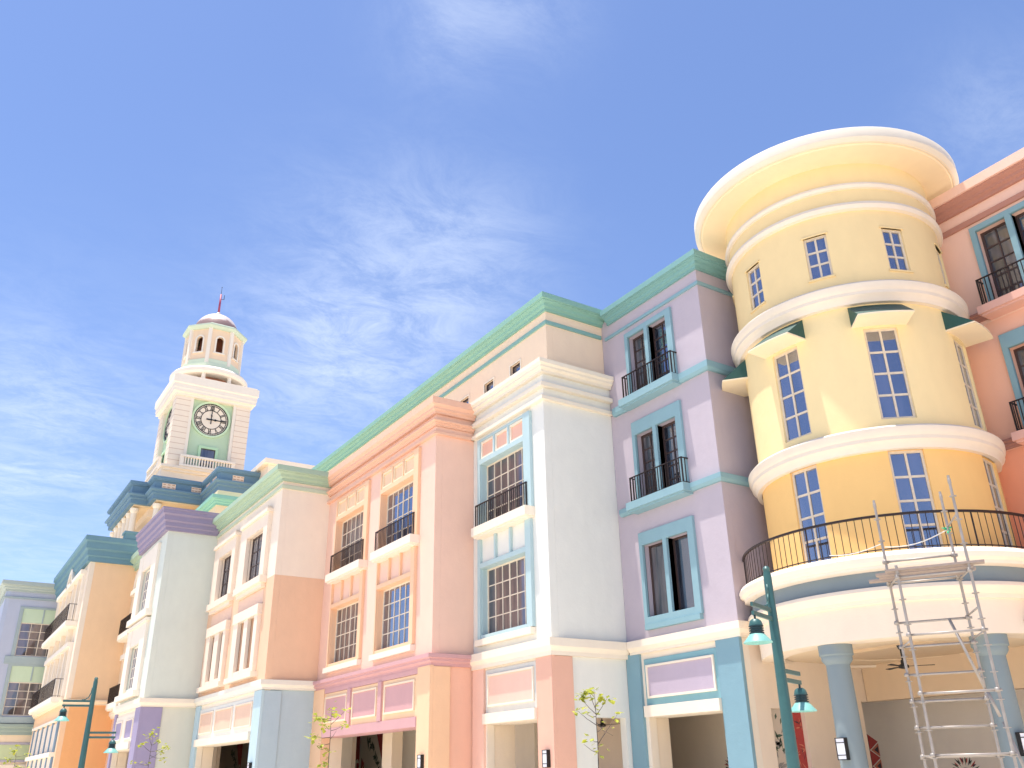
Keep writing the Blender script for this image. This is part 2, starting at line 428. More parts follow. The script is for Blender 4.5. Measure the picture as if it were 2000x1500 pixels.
# ---------------------------------------------------------------- setting
def ground_mat(rgb, nm, sc):
    m, nt, b = newmat(nm); n = nt.nodes; l = nt.links
    t = n.new('ShaderNodeTexCoord'); no = n.new('ShaderNodeTexNoise'); no.inputs['Scale'].default_value = sc; no.inputs['Detail'].default_value = 6
    l.new(t.outputs['Object'], no.inputs['Vector'])
    mx = n.new('ShaderNodeMix'); mx.data_type = 'RGBA'; l.new(no.outputs['Fac'], mx.inputs['Factor'])
    mx.inputs['A'].default_value = tuple(c * .85 for c in rgb) + (1,); mx.inputs['B'].default_value = tuple(min(.9, c * 1.15) for c in rgb) + (1,)
    l.new(mx.outputs['Result'], b.inputs['Base Color']); b.inputs['Roughness'].default_value = .9
    return m
g = MB(); g.box(-1500, 1500, -1500, 1500, -1, 0); struct(g.build('ground', ground_mat((.62, .55, .46), 'pale earth', .3)))
g = MB(); g.box(-130, 60, -26, 40, -.3, .004)
pv = struct(g.build('pavement', ground_mat((.80, .72, .61), 'pale concrete paving', 1.5)))
g = MB(); g.box(-130, 60, -40, -26.2, -.3, .008); struct(g.build('road', ground_mat((.07, .07, .072), 'asphalt', 3)))
g = MB(); g.box(-130, 60, -26.2, -26.0, -.2, .13); struct(g.build('kerb', ground_mat((.45, .44, .42), 'kerb stone', 3)))

# ---------------------------------------------------------------- colours (as they look in open shade)
WHITE = plaster((240, 228, 214)); CREAM = plaster((237, 224, 210)); IVORY = plaster((238, 228, 215))
ARC = plaster((243, 224, 204)); ARCD = plaster((216, 200, 188)); CEIL = plaster((243, 224, 198))
def arcade(parent, x0, x1, yf, yb, zc=3.85, ext=8, backm=None):
    mb = MB(); mb.box(x0, x1, yf, yb, zc, zc + .15); mb.box(x0 - ext, x0, yb - 2.4, yb, zc + .01, zc + .15); mb.build('arcade_ceiling', CEIL, parent)
    mb = MB(); mb.box(x0 - ext, x1, yb, yb + .2, 0, zc); mb.build('arcade_back_wall', backm or ARCD, parent)

def body(parent, x0, x1, yf, yb, ztop, sidemats, roofm, yret=None, zfloor=4.02):
    """roof slab, floor over the arcade, rear wall (closed shell)."""
    mb = MB(); mb.box(x0, x1 - .31, yf + .31, yb, ztop - .5, ztop - .25); mb.build('roof', roofm, parent)
    mb = MB(); mb.box(x0, x1 - .31, yf + .31, yb, zfloor + .1, zfloor + .3); mb.build('floor_slab', roofm, parent)
    mb = MB(); mb.box(x0, x1 - .31, yb, yb + .25, 4.2, ztop - .25); mb.build('rear_wall', roofm, parent)
    mb = MB(); mb.box(x0 - .25, x0 - .002, yf + .31, yb, 4.0, ztop - .25); mb.build('end_wall', roofm, parent)

def ground_zone(face, parent, opening, pil, pilm, beamm, panels, panelm, rim, fieldm=None, beam_z=(3.2, 3.54), pier=None, depth=.85, pierm=None, beam_p=.2):
    """pilasters, lintel beam and framed panels of the arcade storey"""
    for a, b in pil:
        mb = MB(); face.box(mb, a, b, 0, 5.185, -.10, .02); mb.build('pilaster', pilm, parent)
    u0, u1 = opening
    mb = MB(); face.box(mb, u0 + .004, u1 - .004, beam_z[0], beam_z[1], -beam_p, depth); mb.build('lintel_beam', beamm, parent)
    if fieldm:
        mb = MB(); face.box(mb, u0 + .004, u1 - .004, beam_z[1], 4.97, -.05, -.001); mb.build('frieze', fieldm, parent)
    for a, b, c, d in panels:
        panel(face, a, b, c, d, parent, panelm, rim, d=-.065 if fieldm else -.01, rimw=.07, rd=.04)
    for a, b in (pier or []):
        mb = MB(); face.box(mb, a, b, 0, 3.84, .31, depth); mb.build('pier', pierm or ARC, parent)

# ================================================================ LILAC BUILDING
LIL = plaster((185, 174, 192)); LILS = LIL; AQUA = plaster((126, 170, 188)); TEAL = plaster((112, 166, 170)); AQ2 = plaster((130, 172, 190))
BLU = plaster((118, 162, 184))
lil = thing('lilac_building', 'lilac four-storey building with blue window surrounds and teal cornice beside round tower', 'building', (-18.3, 19.7, 0))
F = Face('F', 19.7); S = Face('S', -18.3)
wins = []
for (zb, zt, fz0, fz1, extra) in ((14.03, 16.58, 14.03, 16.78, 0), (10.1, 12.66, 10.1, 13.15, 0), (6.26, 8.66, 6.03, 9.1, .08)):
    L0, L1, R0, R1 = -22.05 - extra, -21.11, -20.93, -19.95 + extra * .4
    wins += [(L0, L1, zb, zt), (R0, R1, zb, zt)]
    mb = MB(); o0, o1 = L0 - .16, R1 + .28
    F.box(mb, o0, L0, fz0, fz1, -.1, .02); F.box(mb, R1, o1, fz0, fz1, -.1, .02)
    F.box(mb, L0, R1, zt, fz1, -.1, .02); F.box(mb, L1, R0, fz0, zt, -.1, .3)
    if extra: F.box(mb, L0, L1, fz0, zb, -.1, .3); F.box(mb, R0, R1, fz0, zb, -.1, .3)
    mb.build('window_surround', AQ2, lil)
    for a, b in ((L0, L1), (R0, R1)):
        if extra: win(F, a, b, zb, zt, .2, 1, 1, lil, fmat=FRAMEB, glass=GL_GREY if a == L0 else GL_BLUE, fw=.07)
        else: win(F, a, b, zb, zt, .2, 2, 5, lil, fmat=FRAMEB, glass=GL_GREY if a == L0 else GL_BLUE, fw=.075, mw=.05)
mb = MB(); F.box(mb, -22.25, -19.68, 5.86, 6.03, -.15, .02); mb.build('window_sill', AQUA, lil)
opn = (-22.55, -19.22)
wall(F, -23.39, -18.3, 5.2, 18.1, wins, LIL, lil)
wall(F, -23.61, -23.392, 15.39, 18.1, [], LIL, lil)
wall(F, -23.38, -18.3, 0, 5.2, [(opn[0], opn[1], 0, 3.5)], CREAM, lil)
wall(S, 20.0, 27, 5.2, 18.1, [], LILS, lil, name='side_wall')
LG = plaster((236, 216, 198)); wall(S, 20.0, 24.72, 0, 5.2, [(20.6, 22.0, 0, 3.22)], LG, lil, name='side_wall'); wall(S, 24.72, 25.25, 3.5, 5.2, [], LG, lil, name='side_wall')
mb = MB(); mb.box(-18.58, -18.44, 20.601, 21.999, 0, 3.22); mb.build('niche_wall', plaster((206, 190, 176)), lil)
NICHE = Face('S', -18.44)
body(lil, -23.1, -18.3, 19.7, 27, 18.1, None, CREAM)
for z0, z1, p in ((13.72, 14.03, .17), (9.88, 10.13, .17)):
    course([(-23.12, 19.7), (-18.3, 19.7), (-18.3, 25)], [(-.04, z0), (p * .6, z0), (p, z0 + .09), (p, z1), (-.04, z1)], AQUA, lil, 'string_course')
for z in (13.70, 9.80):
    s = slab(F, -22.38, -19.5, z, z + .34, .47, AQ2, lil)
    railing(F, -22.24, -19.63, z + .34, z + 1.26, -.31, s, dback=-.02)
course([(-23.38, 19.7), (-18.3, 19.7), (-18.3, 25)], P_simple(.07, 17.02, 17.14), AQUA, lil, 'string_course')
course([(-23.19, 19.7), (-18.3, 19.7), (-18.3, 24.4)], P_corn(17.62, 18.15, .39), TEAL, lil)
course([(-23.14, 19.7), (-18.3, 19.7), (-18.3, 24.8)], P_string(5.16, 5.58), CREAM, lil, 'string_course')
ground_zone(F, lil, opn, [(-23.38, -22.72), (-19.22, -18.27)], BLU, WHITE, [(-22.44, -19.38, 3.76, 4.78)], plaster((184, 170, 196)), WHITE, fieldm=plaster((118, 172, 190)), pier=[(-23.12, -22.58), (-19.2, -18.62)], depth=.85)
mb = MB(); S.box(mb, 19.602, 19.98, 0, 5.16, -.02, .05)
arcade(lil, -23.1, -18.62, 20.02, 23.4, 3.9, backm=plaster((230, 216, 202)))

# ================================================================ WHITE BUILDING
WW = plaster((222, 224, 224)); WWS = WW; LBL = plaster((172, 202, 214)); LBL2 = plaster((160, 204, 214))
PNK = plaster((240, 192, 176)); PK2 = plaster((228, 174, 154))
wh = thing('white_building', 'narrow white building with pale blue window trim between the pink and lilac buildings', 'building', (-23.4, 16.6, 0))
F = Face('F', 16.6); S = Face('S', -23.4)
hs = tall_bay(F, -27.69, -24.62, wh, LBL, plaster((236, 184, 166)), CREAM, tx=CREAM, glass_low=GL_BROWN, postL=.18, postR=.45)
wall(F, -28.345, -23.4, 5.2, 15.3, hs, WW, wh)
wall(F, -28.345, -23.4, 0, 5.2, [(-27.42, -24.2, 0, 3.5)], CREAM, wh)
wall(S, 16.9, 19.95, 5.2, 15.3, [], WWS, wh, name='side_wall')
wall(S, 16.9, 19.95, 0, 5.2, [(18.24, 19.44, 0, 3.23)], WWS, wh, name='side_wall')
body(wh, -28.3, -23.4, 16.6, 24, 15.3, None, CREAM)
pth = [(-28.28, 16.6), (-23.4, 16.6), (-23.4, 19.68)]
WC = plaster((234, 223, 208))
course(pth, [(-.04, 14.92), (.16, 14.92), (.16, 15.02), (.26, 15.08), (.26, 15.16), (.34, 15.22), (.34, 15.38), (-.04, 15.38)], WC, wh)
course(pth, P_simple(.2, 14.36, 14.52), WC, wh, 'string_course')
course(pth, P_simple(.17, 13.86, 14.0), WC, wh, 'string_course')
course([(-28.28, 16.6), (-23.4, 16.6), (-23.4, 19.699)], [(-.04, 5.05), (.13, 5.05), (.13, 5.18), (.17, 5.24), (.25, 5.32), (.25, 5.58), (-.04, 5.58)], CREAM, wh, 'string_course')
ground_zone(F, wh, (-27.42, -24.2), [(-24.2, -23.302)], PK2, WHITE, [(-27.25, -24.38, 3.75, 4.82)], plaster((236, 192, 178)), WHITE, fieldm=plaster((206, 206, 206)), pier=[(-28.2, -27.45), (-24.15, -23.72)], depth=1.15)
mb = MB(); S.box(mb, 16.49, 17.32, 0, 5.04, -.096, .04); mb.build('pilaster', PK2, wh)
mb = MB(); F.box(mb, -28.27, -27.5, 0, 5.1, -.09, .02); mb.build('pilaster', PNK, wh)
arcade(wh, -28.2, -23.72, 16.95, 20.6, 3.75, backm=plaster((214, 194, 178)))

# ================================================================ PEACH BUILDING (set back above the white and pink ones)
PCH = plaster((242, 214, 188)); PCHF = PCH
pe = thing('peach_building', 'long peach upper storey with mint cornice and tiny square windows behind white and pink buildings', 'building', (-23.62, 17.0, 0))
F = Face('F', 17.0); S = Face('S', -23.62)
hs = [(x, x + .72, 15.97, 16.4) for x in (-26.13, -28.13, -30.13, -32.13, -34.13, -36.13)]
wall(F, -58, -23.62, 15.0, 18.2, hs, PCHF, pe)
wall(S, 17.3, 19.95, 15.0, 18.2, [], PCH, pe, name='side_wall')
for a, b, c, d in hs:
    mb = MB(); F.box(mb, a - .06, b + .06, d, d + .05, -.03, .02); F.box(mb, a - .06, b + .06, c - .05, c, -.03, .02); F.box(mb, a - .06, a, c, d, -.03, .02); F.box(mb, b, b + .06, c, d, -.03, .02)
    mb.build('window_surround', CREAM, pe)
    win(F, a, b, c, d, .1, 1, 1, pe, fmat=FRAMEB, glass=GL_BLUE, fw=.03)
mb = MB(); mb.box(-58, -23.93, 17.31, 26, 17.6, 17.8); mb.build('roof', CREAM, pe)
mb = MB(); mb.box(-58, -23.93, 26, 26.3, 10, 17.9); mb.build('rear_wall', CREAM, pe)
mb = MB(); mb.box(-23.92, -23.6, 27.2, 26, 14, 18); mb.build('end_wall', CREAM, pe)
MINT = plaster((124, 178, 168))
course([(-58, 17.0), (-23.62, 17.0), (-23.62, 19.69)], P_corn(17.72, 18.28, .42), MINT, pe)
course([(-58, 17.0), (-23.62, 17.0), (-23.62, 19.62)], P_simple(.07, 17.17, 17.32), plaster((122, 172, 172)), pe, 'string_course')

# ================================================================ PINK BUILDING
PF = plaster((243, 198, 180)); PS = PF; ORG = plaster((244, 196, 156)); ORT = plaster((246, 198, 160)); ROSE = plaster((206, 156, 163)); PCOR = plaster((234, 182, 158))
pk = thing('pink_building', 'pink building with peach cornice, two tall window bays and rose arcade frieze', 'building', (-28.35, 14.9, 0))
F = Face('F', 14.9); S = Face('S', -28.35)
hs = tall_bay(F, -33.12, -30.02, pk, ORT, plaster((243, 205, 170)), plaster((241, 225, 212)), tx=plaster((244, 222, 190)), glass_top=GL_BLUE, glass_low=GL_BLUE, postL=.08, postR=.42)
hs += tall_bay(F, -38.07, -34.88, pk, ORT, plaster((243, 205, 170)), plaster((241, 225, 212)), tx=plaster((244, 222, 190)), glass_top=GL_BROWN, glass_low=GL_BROWN, postL=.1, postR=.42)
wall(F, -39.4, -28.35, 5.2, 15.25, hs, PF, pk)
wall(F, -39.4, -28.35, 0, 5.2, [(-38.15, -29.26, 0, 3.5)], ORT, pk)
wall(S, 15.2, 16.85, 5.2, 15.25, [], PS, pk, name='side_wall')
wall(S, 15.2, 16.85, 0, 5.2, [], plaster((240, 184, 160)), pk, name='side_wall')
body(pk, -39.4, -28.35, 14.9, 22, 15.25, None, CREAM)
pth = [(-39.4, 14.9), (-28.35, 14.9), (-28.35, 16.58)]
course(pth, [(-.04, 14.72), (.15, 14.72), (.15, 14.80), (.24, 14.86), (.24, 14.95), (.36, 15.05), (.36, 15.32), (-.04, 15.32)], PCOR, pk)
course(pth, P_step(14.22, 14.44, .24), PCOR, pk, 'string_course')
course(pth, P_simple(.14, 13.86, 13.98), PCOR, pk, 'string_course')
course(pth, [(-.04, 5.16), (.08, 5.16), (.08, 5.26), (.2, 5.32), (.2, 5.40), (.28, 5.42), (.28, 5.56), (-.04, 5.56)], ROSE, pk, 'string_course')
ground_zone(F, pk, (-38.15, -29.26), [(-39.4, -38.17), (-29.24, -28.25)], ORG, ROSE, [(-38.05, -35.66, 3.76, 4.82), (-35.08, -32.74, 3.76, 4.82), (-32.02, -29.5, 3.76, 4.82)], ROSE, plaster((250, 226, 202)), fieldm=plaster((240, 200, 160)), pier=[(-39.0, -38.17), (-29.2, -28.68)], depth=.87, beam_p=.12)
mb = MB(); F.box(mb, -38.145, -29.265, 4.98, 5.158, -.09, -.002)
for a in (-35.37, -32.38): F.box(mb, a - .16, a + .16, 3.55, 4.98, -.13, -.003)
mb.build('frieze_bars', ROSE, pk)
mb = MB(); S.box(mb, 14.79, 15.6, 0, 5.15, -.095, .04); mb.build('pilaster', ORG, pk)
arcade(pk, -39.1, -28.68, 15.25, 19.4, 3.75, ext=12, backm=plaster((234, 224, 214)))
for a, b in ((-37.4, -36.45), (-36.1, -35.5)):
    pass
mb = MB(); mb.box(-37.35, -36.4, 17.3, 17.8, 0, 3.74); mb.build('pier', ARC, pk)
mb = MB(); mb.box(-33.6, -32.7, 17.3, 17.8, 0, 3.74); mb.build('pier', ARC, pk)

# ================================================================ CREAM AND PEACH BUILDING (green cornice)
CF = plaster((238, 221, 206)); CSU = CF; CSL = plaster((232, 188, 156)); CFL = CSL; GRC = plaster((162, 190, 170)); SKB = plaster((172, 194, 210)); CREAMP = plaster((246, 226, 210))
cr = thing('cream_building', 'cream and peach two-tone building with pale green cornice over sky blue arcade', 'building', (-39.4, 12.5, 0))
F = Face('F', 12.5); S = Face('S', -39.4)
up = [(-43.84, -41.22, 10.58, 12.82), (-48.85, -46.42, 10.58, 12.82)]
lo = [(-43.86, -42.92, 6.3, 8.62), (-42.3, -41.3, 6.3, 8.62), (-48.82, -48.02, 6.3, 8.62), (-47.2, -46.42, 6.3, 8.62)]
wall(F, -50.495, -39.4, 10.2, 15.2, up, CF, cr)
wall(F, -50.495, -39.4, 5.2, 10.2, lo, CFL, cr)
wall(F, -50.495, -39.4, 0, 5.2, [(-49.45, -40.4, 0, 3.4)], CREAM, cr)
wall(S, 12.8, 15.15, 10.2, 15.2, [], CSU, cr, name='side_wall')
wall(S, 12.8, 15.15, 5.2, 10.2, [], CSL, cr, name='side_wall')
wall(S, 12.8, 15.15, 0, 5.2, [], SKB, cr, name='side_wall')
body(cr, -50.3, -39.4, 12.5, 20, 15.2, None, CREAM)
for i, (a, b, c, d) in enumerate(up):
    mb = MB()
    F.box(mb, a - 1.0, a, c - .2, 13.45, -.2, .02); F.box(mb, b, b + .62, c - .2, 13.45, -.2, .02); F.box(mb, a, b, d, 13.45, -.2, .02)
    F.box(mb, a - 1.05, b + .7, 13.45, 13.62, -.3, .02); F.box(mb, a - .7, b + .4, 13.62, 13.8, -.2, .02)
    mb.build('window_surround', CREAMP, cr)
    mb = MB(); F.box(mb, a - .95, b + .7, 10.05, 10.38, -.34, .02); F.box(mb, a - .8, b + .55, 9.86, 10.05, -.2, .02); mb.build('window_sill', CREAMP, cr)
    win(F, a, b, c, d, .12, 3, 3, cr, fmat=FRAMEB, glass=GL_GREY, fw=.08, mw=.05)
for i in (0, 2):
    a0, b0 = lo[i][:2]; a1, b1 = lo[i + 1][:2]
    mb = MB(); F.box(mb, a0 - .75, a0, 6.0, 8.62, -.18, .02); F.box(mb, b1, b1 + .5, 6.0, 8.62, -.18, .02); F.box(mb, a0 - .8, b1 + .55, 8.62, 9.1, -.22, .02)
    F.box(mb, b0, a1, 6.0, 8.62, -.16, .02); F.box(mb, a0, b0, 6.0, 6.3, -.17, .02); F.box(mb, a1, b1, 6.0, 6.3, -.17, .02)
    mb.build('window_surround', CREAMP, cr)
    mb = MB(); F.box(mb, a0 - .9, b1 + .75, 5.84, 6.08, -.32, .02); mb.build('window_sill', CREAMP, cr)
    for q in (i, i + 1): win(F, lo[q][0], lo[q][1], 6.3, 8.62, .14, 1, 1, cr, fmat=FRAMEB, glass=GL_BROWN, fw=.08)
    mb = MB(); F.box(mb, a0 - .8, b1 + .5, 9.14, 9.8, -.012, .02); mb.build('spandrel_panel', plaster((234, 196, 178)), cr)
pth = [(-50.49, 12.5), (-39.4, 12.5), (-39.4, 14.88)]
course(pth, P_corn(14.68, 15.32, .5), GRC, cr)
course(pth, P_simple(.08, 14.32, 14.5), plaster((190, 204, 184)), cr, 'string_course')
course([(-50.24, 12.5), (-39.4, 12.5), (-39.4, 14.899)], P_string(5.2, 5.6), plaster((226, 222, 214)), cr, 'string_course')
ground_zone(F, cr, (-49.45, -40.4), [(-50.3, -49.47), (-40.38, -39.34)], plaster((176, 204, 220)), plaster((240, 226, 210)), [(-49.2, -46.85, 3.76, 4.8), (-46.4, -43.55, 3.76, 4.8), (-43.1, -40.6, 3.76, 4.8)], plaster((228, 190, 168)), CREAMP, fieldm=plaster((222, 222, 220)), pier=[(-50.1, -49.47), (-40.3, -39.72)], depth=.85)
mb = MB(); S.box(mb, 12.44, 13.3, 0, 5.16, -.05, .04); mb.build('pilaster', plaster((168, 192, 210)), cr)
arcade(cr, -50.1, -39.72, 12.85, 16.9, 3.75, ext=20, backm=plaster((200, 186, 174)))

# ================================================================ MINT-WHITE BUILDING (purple cornice)
MW = plaster((206, 214, 210)); PUR = plaster((146, 136, 170)); PURG = plaster((156, 146, 186)); BCR = plaster((240, 228, 216))
mw = thing('mint_white_building', 'pale mint-white building with purple stepped cornice and violet corner pier', 'building', (-50.5, 9.75, 0))
F = Face('F', 9.75); S = Face('S', -50.5)
up = (-55.75, -53.25, 10.75, 13.1); low = (-55.75, -53.25, 6.4, 8.7)
wall(F, -57.45, -50.5, 5.2, 15.2, [up, low], MW, mw)
wall(F, -57.45, -50.5, 0, 5.2, [(-56.9, -51.7, 0, 3.4)], CREAM, mw)
wall(S, 10.05, 12.75, 5.2, 15.2, [], MW, mw, name='side_wall')
wall(S, 10.05, 12.75, 0, 5.2, [], plaster((208, 208, 198)), mw, name='side_wall')
body(mw, -57.45, -50.5, 9.75, 19, 15.2, None, CREAM)
for (c, d, e) in ((10.35, 14.1, 13.1), (6.1, 9.72, 8.7)):
    mb = MB(); F.box(mb, -56.9, -55.75, c, d, -.16, .02); F.box(mb, -53.25, -51.95, c, d, -.16, .02); F.box(mb, -55.75, -53.25, e, d, -.14, .02)
    mb.build('window_surround', BCR, mw)
mb = MB(); F.box(mb, -57.0, -51.7, 10.0, 10.35, -.34, .02); F.box(mb, -57.0, -51.8, 5.8, 6.1, -.34, .02); F.box(mb, -57.0, -51.8, 9.72, 9.9, -.25, .02); mb.each('window_sill', BCR, mw)
for (a, b, c, d) in (up, low): win(F, a, b, c, d, .1, 5, 4, mw, glass=GL_PALE, fmat=BCR)
pth = [(-57.45, 9.75), (-50.5, 9.75), (-50.5, 12.48)]
course(pth, [(-.04, 14.45), (.2, 14.45), (.2, 14.62), (.28, 14.68), (.28, 14.9), (.38, 14.98), (.38, 15.25), (.5, 15.34), (.5, 15.55), (.56, 15.57), (.56, 15.66), (-.04, 15.66)], PUR, mw)
course([(-57.45, 9.75), (-50.5, 9.75), (-50.5, 12.499)], P_string(5.17, 5.59), CREAM, mw, 'string_course')
ground_zone(F, mw, (-56.9, -51.7), [(-57.45, -56.92), (-51.68, -50.44)], PURG, plaster((240, 226, 210)), [(-56.7, -54.9, 3.7, 4.72), (-53.9, -52.0, 3.7, 4.72)], PURG, BCR, fieldm=BCR, pier=[(-57.4, -56.92), (-51.6, -50.82)], depth=.8)
mb = MB(); S.box(mb, 9.69, 10.75, 0, 5.16, -.05, .04); mb.build('pilaster', PURG, mw)
arcade(mw, -57.4, -50.82, 10.1, 13.9, 3.75)

# ---------------- recessed bay with arched window (its own building front)
rc = thing('arched_bay_building', 'recessed cream bay with arched window, black balcony rails and green cornice', 'building', (-57.45, 10.3, 0))
F = Face('F', 10.3)
wall(F, -61.995, -57.2, 5.4, 15.0, [(-60.9, -58.4, 10.1, 12.6), (-60.9, -58.4, 6.0, 8.6)], plaster((246, 220, 188)), rc)
wall(F, -61.995, -57.2, 0, 5.4, [(-61, -58.2, 0, 3.2)], plaster((232, 186, 150)), rc)
mb = MB(); mb.box(-62, -57.5, 10.6, 19, 14.5, 14.7); mb.build('roof', CREAM, rc)
for c, d in ((10.1, 12.6), (6.0, 8.6)):
    win(F, -60.9, -58.4, c, d, .12, 5, 1, rc, glass=GL_PALE, fmat=BCR)
    s = slab(F, -61.3, -58.0, c - .4, c, .6, BCR, rc); railing(F, -61.2, -58.1, c, c + .95, -.55, s, dback=-.02)
    mb = MB(); F.box(mb, -61.2, -58.1, d, d + .3, -.25, .02); mb.build('window_head', BCR, rc)
mb = MB()
for k in range(14):     # arched head
    t0 = pi * k / 14; t1 = pi * (k + 1) / 14
    for (ra, rb) in ((.95, 1.2),):
        q = []
        for dd in (-.2, .02):
            q += [(-59.65 + ra * cos(t0), 10.3 + dd, 12.9 + ra * sin(t0)), (-59.65 + rb * cos(t0), 10.3 + dd, 12.9 + rb * sin(t0)), (-59.65 + rb * cos(t1), 10.3 + dd, 12.9 + rb * sin(t1)), (-59.65 + ra * cos(t1), 10.3 + dd, 12.9 + ra * sin(t1))]
        mb.quadbox(q)
mb.box(-59.7, -59.6, 10.15, 10.3, 12.9, 13.9)
mb.build('arch_moulding', BCR, rc)
course([(-62, 10.3), (-57.47, 10.3)], P_corn(14.4, 15.3, .5), GRC, rc)
course([(-62, 10.3), (-57.47, 10.3)], P_string(5.2, 5.6), CREAM, rc, 'string_course')

# ================================================================ ORANGE BUILDING (blue cornice)
OS = plaster((250, 206, 160)); OG = plaster((238, 170, 102)); TBL = plaster((100, 144, 164)); OF = plaster((246, 226, 206)); OW = plaster((216, 204, 206))
og = thing('orange_building', 'orange building with steel blue cornice and long black balcony rails below the clock tower', 'building', (-62, 7.45, 0))
F = Face('F', 7.45); S = Face('S', -62.0)
hs = [(-73.6, -72.2, 11.4, 13.9), (-71.6, -70.2, 11.4, 13.9), (-69.4, -67.4, 11.4, 14.3), (-66.6, -65.2, 11.4, 13.9), (-64.7, -63.4, 11.4, 13.9),
      (-73.6, -72.2, 6.8, 9.6), (-71.6, -70.2, 6.8, 9.6), (-69.4, -67.4, 6.8, 9.6), (-66.6, -65.2, 6.8, 9.6), (-64.7, -63.4, 6.8, 9.6)]
wall(F, -77, -62, 6.25, 16.2, hs, OF, og)
wall(F, -77, -62, 0, 6.25, [], plaster((240, 196, 156)), og)
wall(S, 7.75, 10.55, 6.25, 16.2, [], OS, og, name='side_wall')
wall(S, 7.75, 10.55, 0, 6.25, [], OG, og, name='side_wall')
mb = MB(); mb.box(-77, -62.31, 7.76, 19, 15.7, 15.9); mb.build('roof', CREAM, og)
mb = MB(); mb.box(-77.25, -77.0, 7.5, 19, 0, 16.2); mb.build('end_wall', OF, og)
for (a, b, c, d) in hs:
    win(F, a, b, c, d, .1, 2, 1, og, glass=GL_PALE, fmat=BCR)
for c, nm in ((11.1, 0), (6.5, 1)):
    s = slab(F, -75.0, -62.9, c - .35, c, .7, BCR, og); railing(F, -74.8, -63.1, c, c + 1.1, -.64, s, dback=-.02, gap=.3)
    mb = MB()
    for x in (-74.1, -71.9, -69.8, -67.0, -64.95, -63.05): F.box(mb, x - .13, x + .13, c + .02, c + 3.0, -.18, .02)
    F.box(mb, -74.4, -62.9, c + 3.0, c + 3.3, -.35, .02)
    mb.build('window_surround', BCR, og)
mb = MB()
for x in (-73.5, -70.5, -67.5, -64.5): F.box(mb, x - .1, x + .1, 9.9, 10.75, -.3, .02)
mb.each('bracket', BCR, og)
mb = MB()
for x in (-75, -72.5, -70, -67.5, -65, -62.7): F.box(mb, x - .15, x + .15, 0, 5.1, -.12, .02)
mb.each('pilaster', plaster((120, 150, 180)), og)
mb = MB()
for x in (-73.75, -71.25, -68.75, -66.25, -63.85): F.box(mb, x - 1.0, x + 1.0, 0.3, 5.0, -.06, .02)
mb.each('panel', plaster((226, 210, 196)), og)
mb = MB(); F.box(mb, -75.3, -62.5, 3.1, 3.35, -.3, .02); F.box(mb, -75.3, -62.5, 5.1, 5.25, -.22, .02); mb.each('lintel_beam', BCR, og)
mb = MB()
for k in range(16):     # arched crest over the middle window
    t0 = pi * k / 16; t1 = pi * (k + 1) / 16; q = []
    for dd in (-.35, .02):
        for rr, tt in ((.9, t0), (1.25, t0), (1.25, t1), (.9, t1)): q.append((-68.4 + rr * cos(tt), 7.45 + dd, 14.2 + rr * sin(tt)))
    mb.quadbox(q)
mb.build('arch_moulding', BCR, og)
course([(-77, 7.45), (-62, 7.45), (-62, 10.28)], [(-.04, 14.75), (.2, 14.75), (.2, 15.05), (.3, 15.12), (.3, 15.45), (.45, 15.55), (.45, 15.95), (.58, 16.05), (.58, 16.35), (-.04, 16.35)], TBL, og)
course([(-77, 7.45), (-62, 7.45), (-62, 10.28)], P_string(6.0, 6.3), plaster((248, 222, 190)), og, 'string_course')
mb = MB(); mb.box(-62.3, -61.5, 9.2, 10.28, 16.35, 16.75); mb.box(-62.4, -61.42, 9.12, 10.28, 16.75, 16.9); mb.build('roof_pedestal', TBL, og)

# ================================================================ LAVENDER BUILDING (far left)
LAV = plaster((180, 188, 214)); GRG = plaster((158, 176, 184)); MNT = plaster((192, 214, 186))
lv = thing('lavender_building', 'lavender building with grey-green cornice at the far left end of the row', 'building', (-78, 3.88, 0))
F = Face('F', 3.88); S = Face('S', -78.0)
sh = [(5.3, 8.2, 10.55, 13.0), (5.3, 8.2, 6.3, 8.65)]
wall(S, 4.18, 9.5, 5.2, 16, sh, LAV, lv, name='side_wall')
wall(F, -100, -78, 5.2, 16, [(-82.5, -79.5, 10.3, 13.5), (-88, -85, 10.3, 13.5)], plaster((178, 190, 220)), lv)
wall(S, 4.18, 9.5, 0, 5.2, [(5.0, 9.0, 0, 2.75)], plaster((234, 212, 184)), lv, name='side_wall')
wall(F, -100, -78, 0, 5.2, [], CREAM, lv)
for a in (-82.5, -88): win(F, a, a + 3, 10.3, 13.5, .1, 4, 4, lv)
for (a, b, c, d) in sh: win(S, a, b, c, d, .08, 4, 4, lv, center=(2,))
for z0, z1 in ((10.5, 14.2), (6.2, 9.95)):
    mb = MB(); S.box(mb, 5.05, 5.3, z0, z1, -.08, .02); S.box(mb, 8.2, 8.45, z0, z1, -.08, .02); S.box(mb, 5.3, 8.2, z1 - .15, z1, -.08, .02)
    S.box(mb, 6.7, 6.8, z1 - 1.2, z1 - .15, -.06, .02)
    mb.build('window_surround', GRG, lv)
for (c, d) in ((13.0, 14.05), (8.66, 9.8)):
    mb = MB(); S.box(mb, 5.3, 8.2, c, d, -.02, .02); mb.build('panel', MNT, lv)
mb = MB(); S.box(mb, 4.7, 8.9, 9.95, 10.5, -.12, .02); S.box(mb, 4.3, 8.9, 5.75, 6.2, -.2, .02); mb.each('window_sill', GRG, lv)
course([(-100, 3.88), (-78, 3.88), (-78, 9.5)], P_corn(15.3, 16.05, .45), plaster((172, 186, 184)), lv)
course([(-100, 3.88), (-78, 3.88), (-78, 9.5)], P_simple(.12, 14.75, 14.9), GRG, lv, 'string_course')
course([(-100, 3.88), (-78, 3.88), (-78, 9.5)], P_step(4.95, 5.7, .3), plaster((150, 170, 166)), lv, 'string_course')
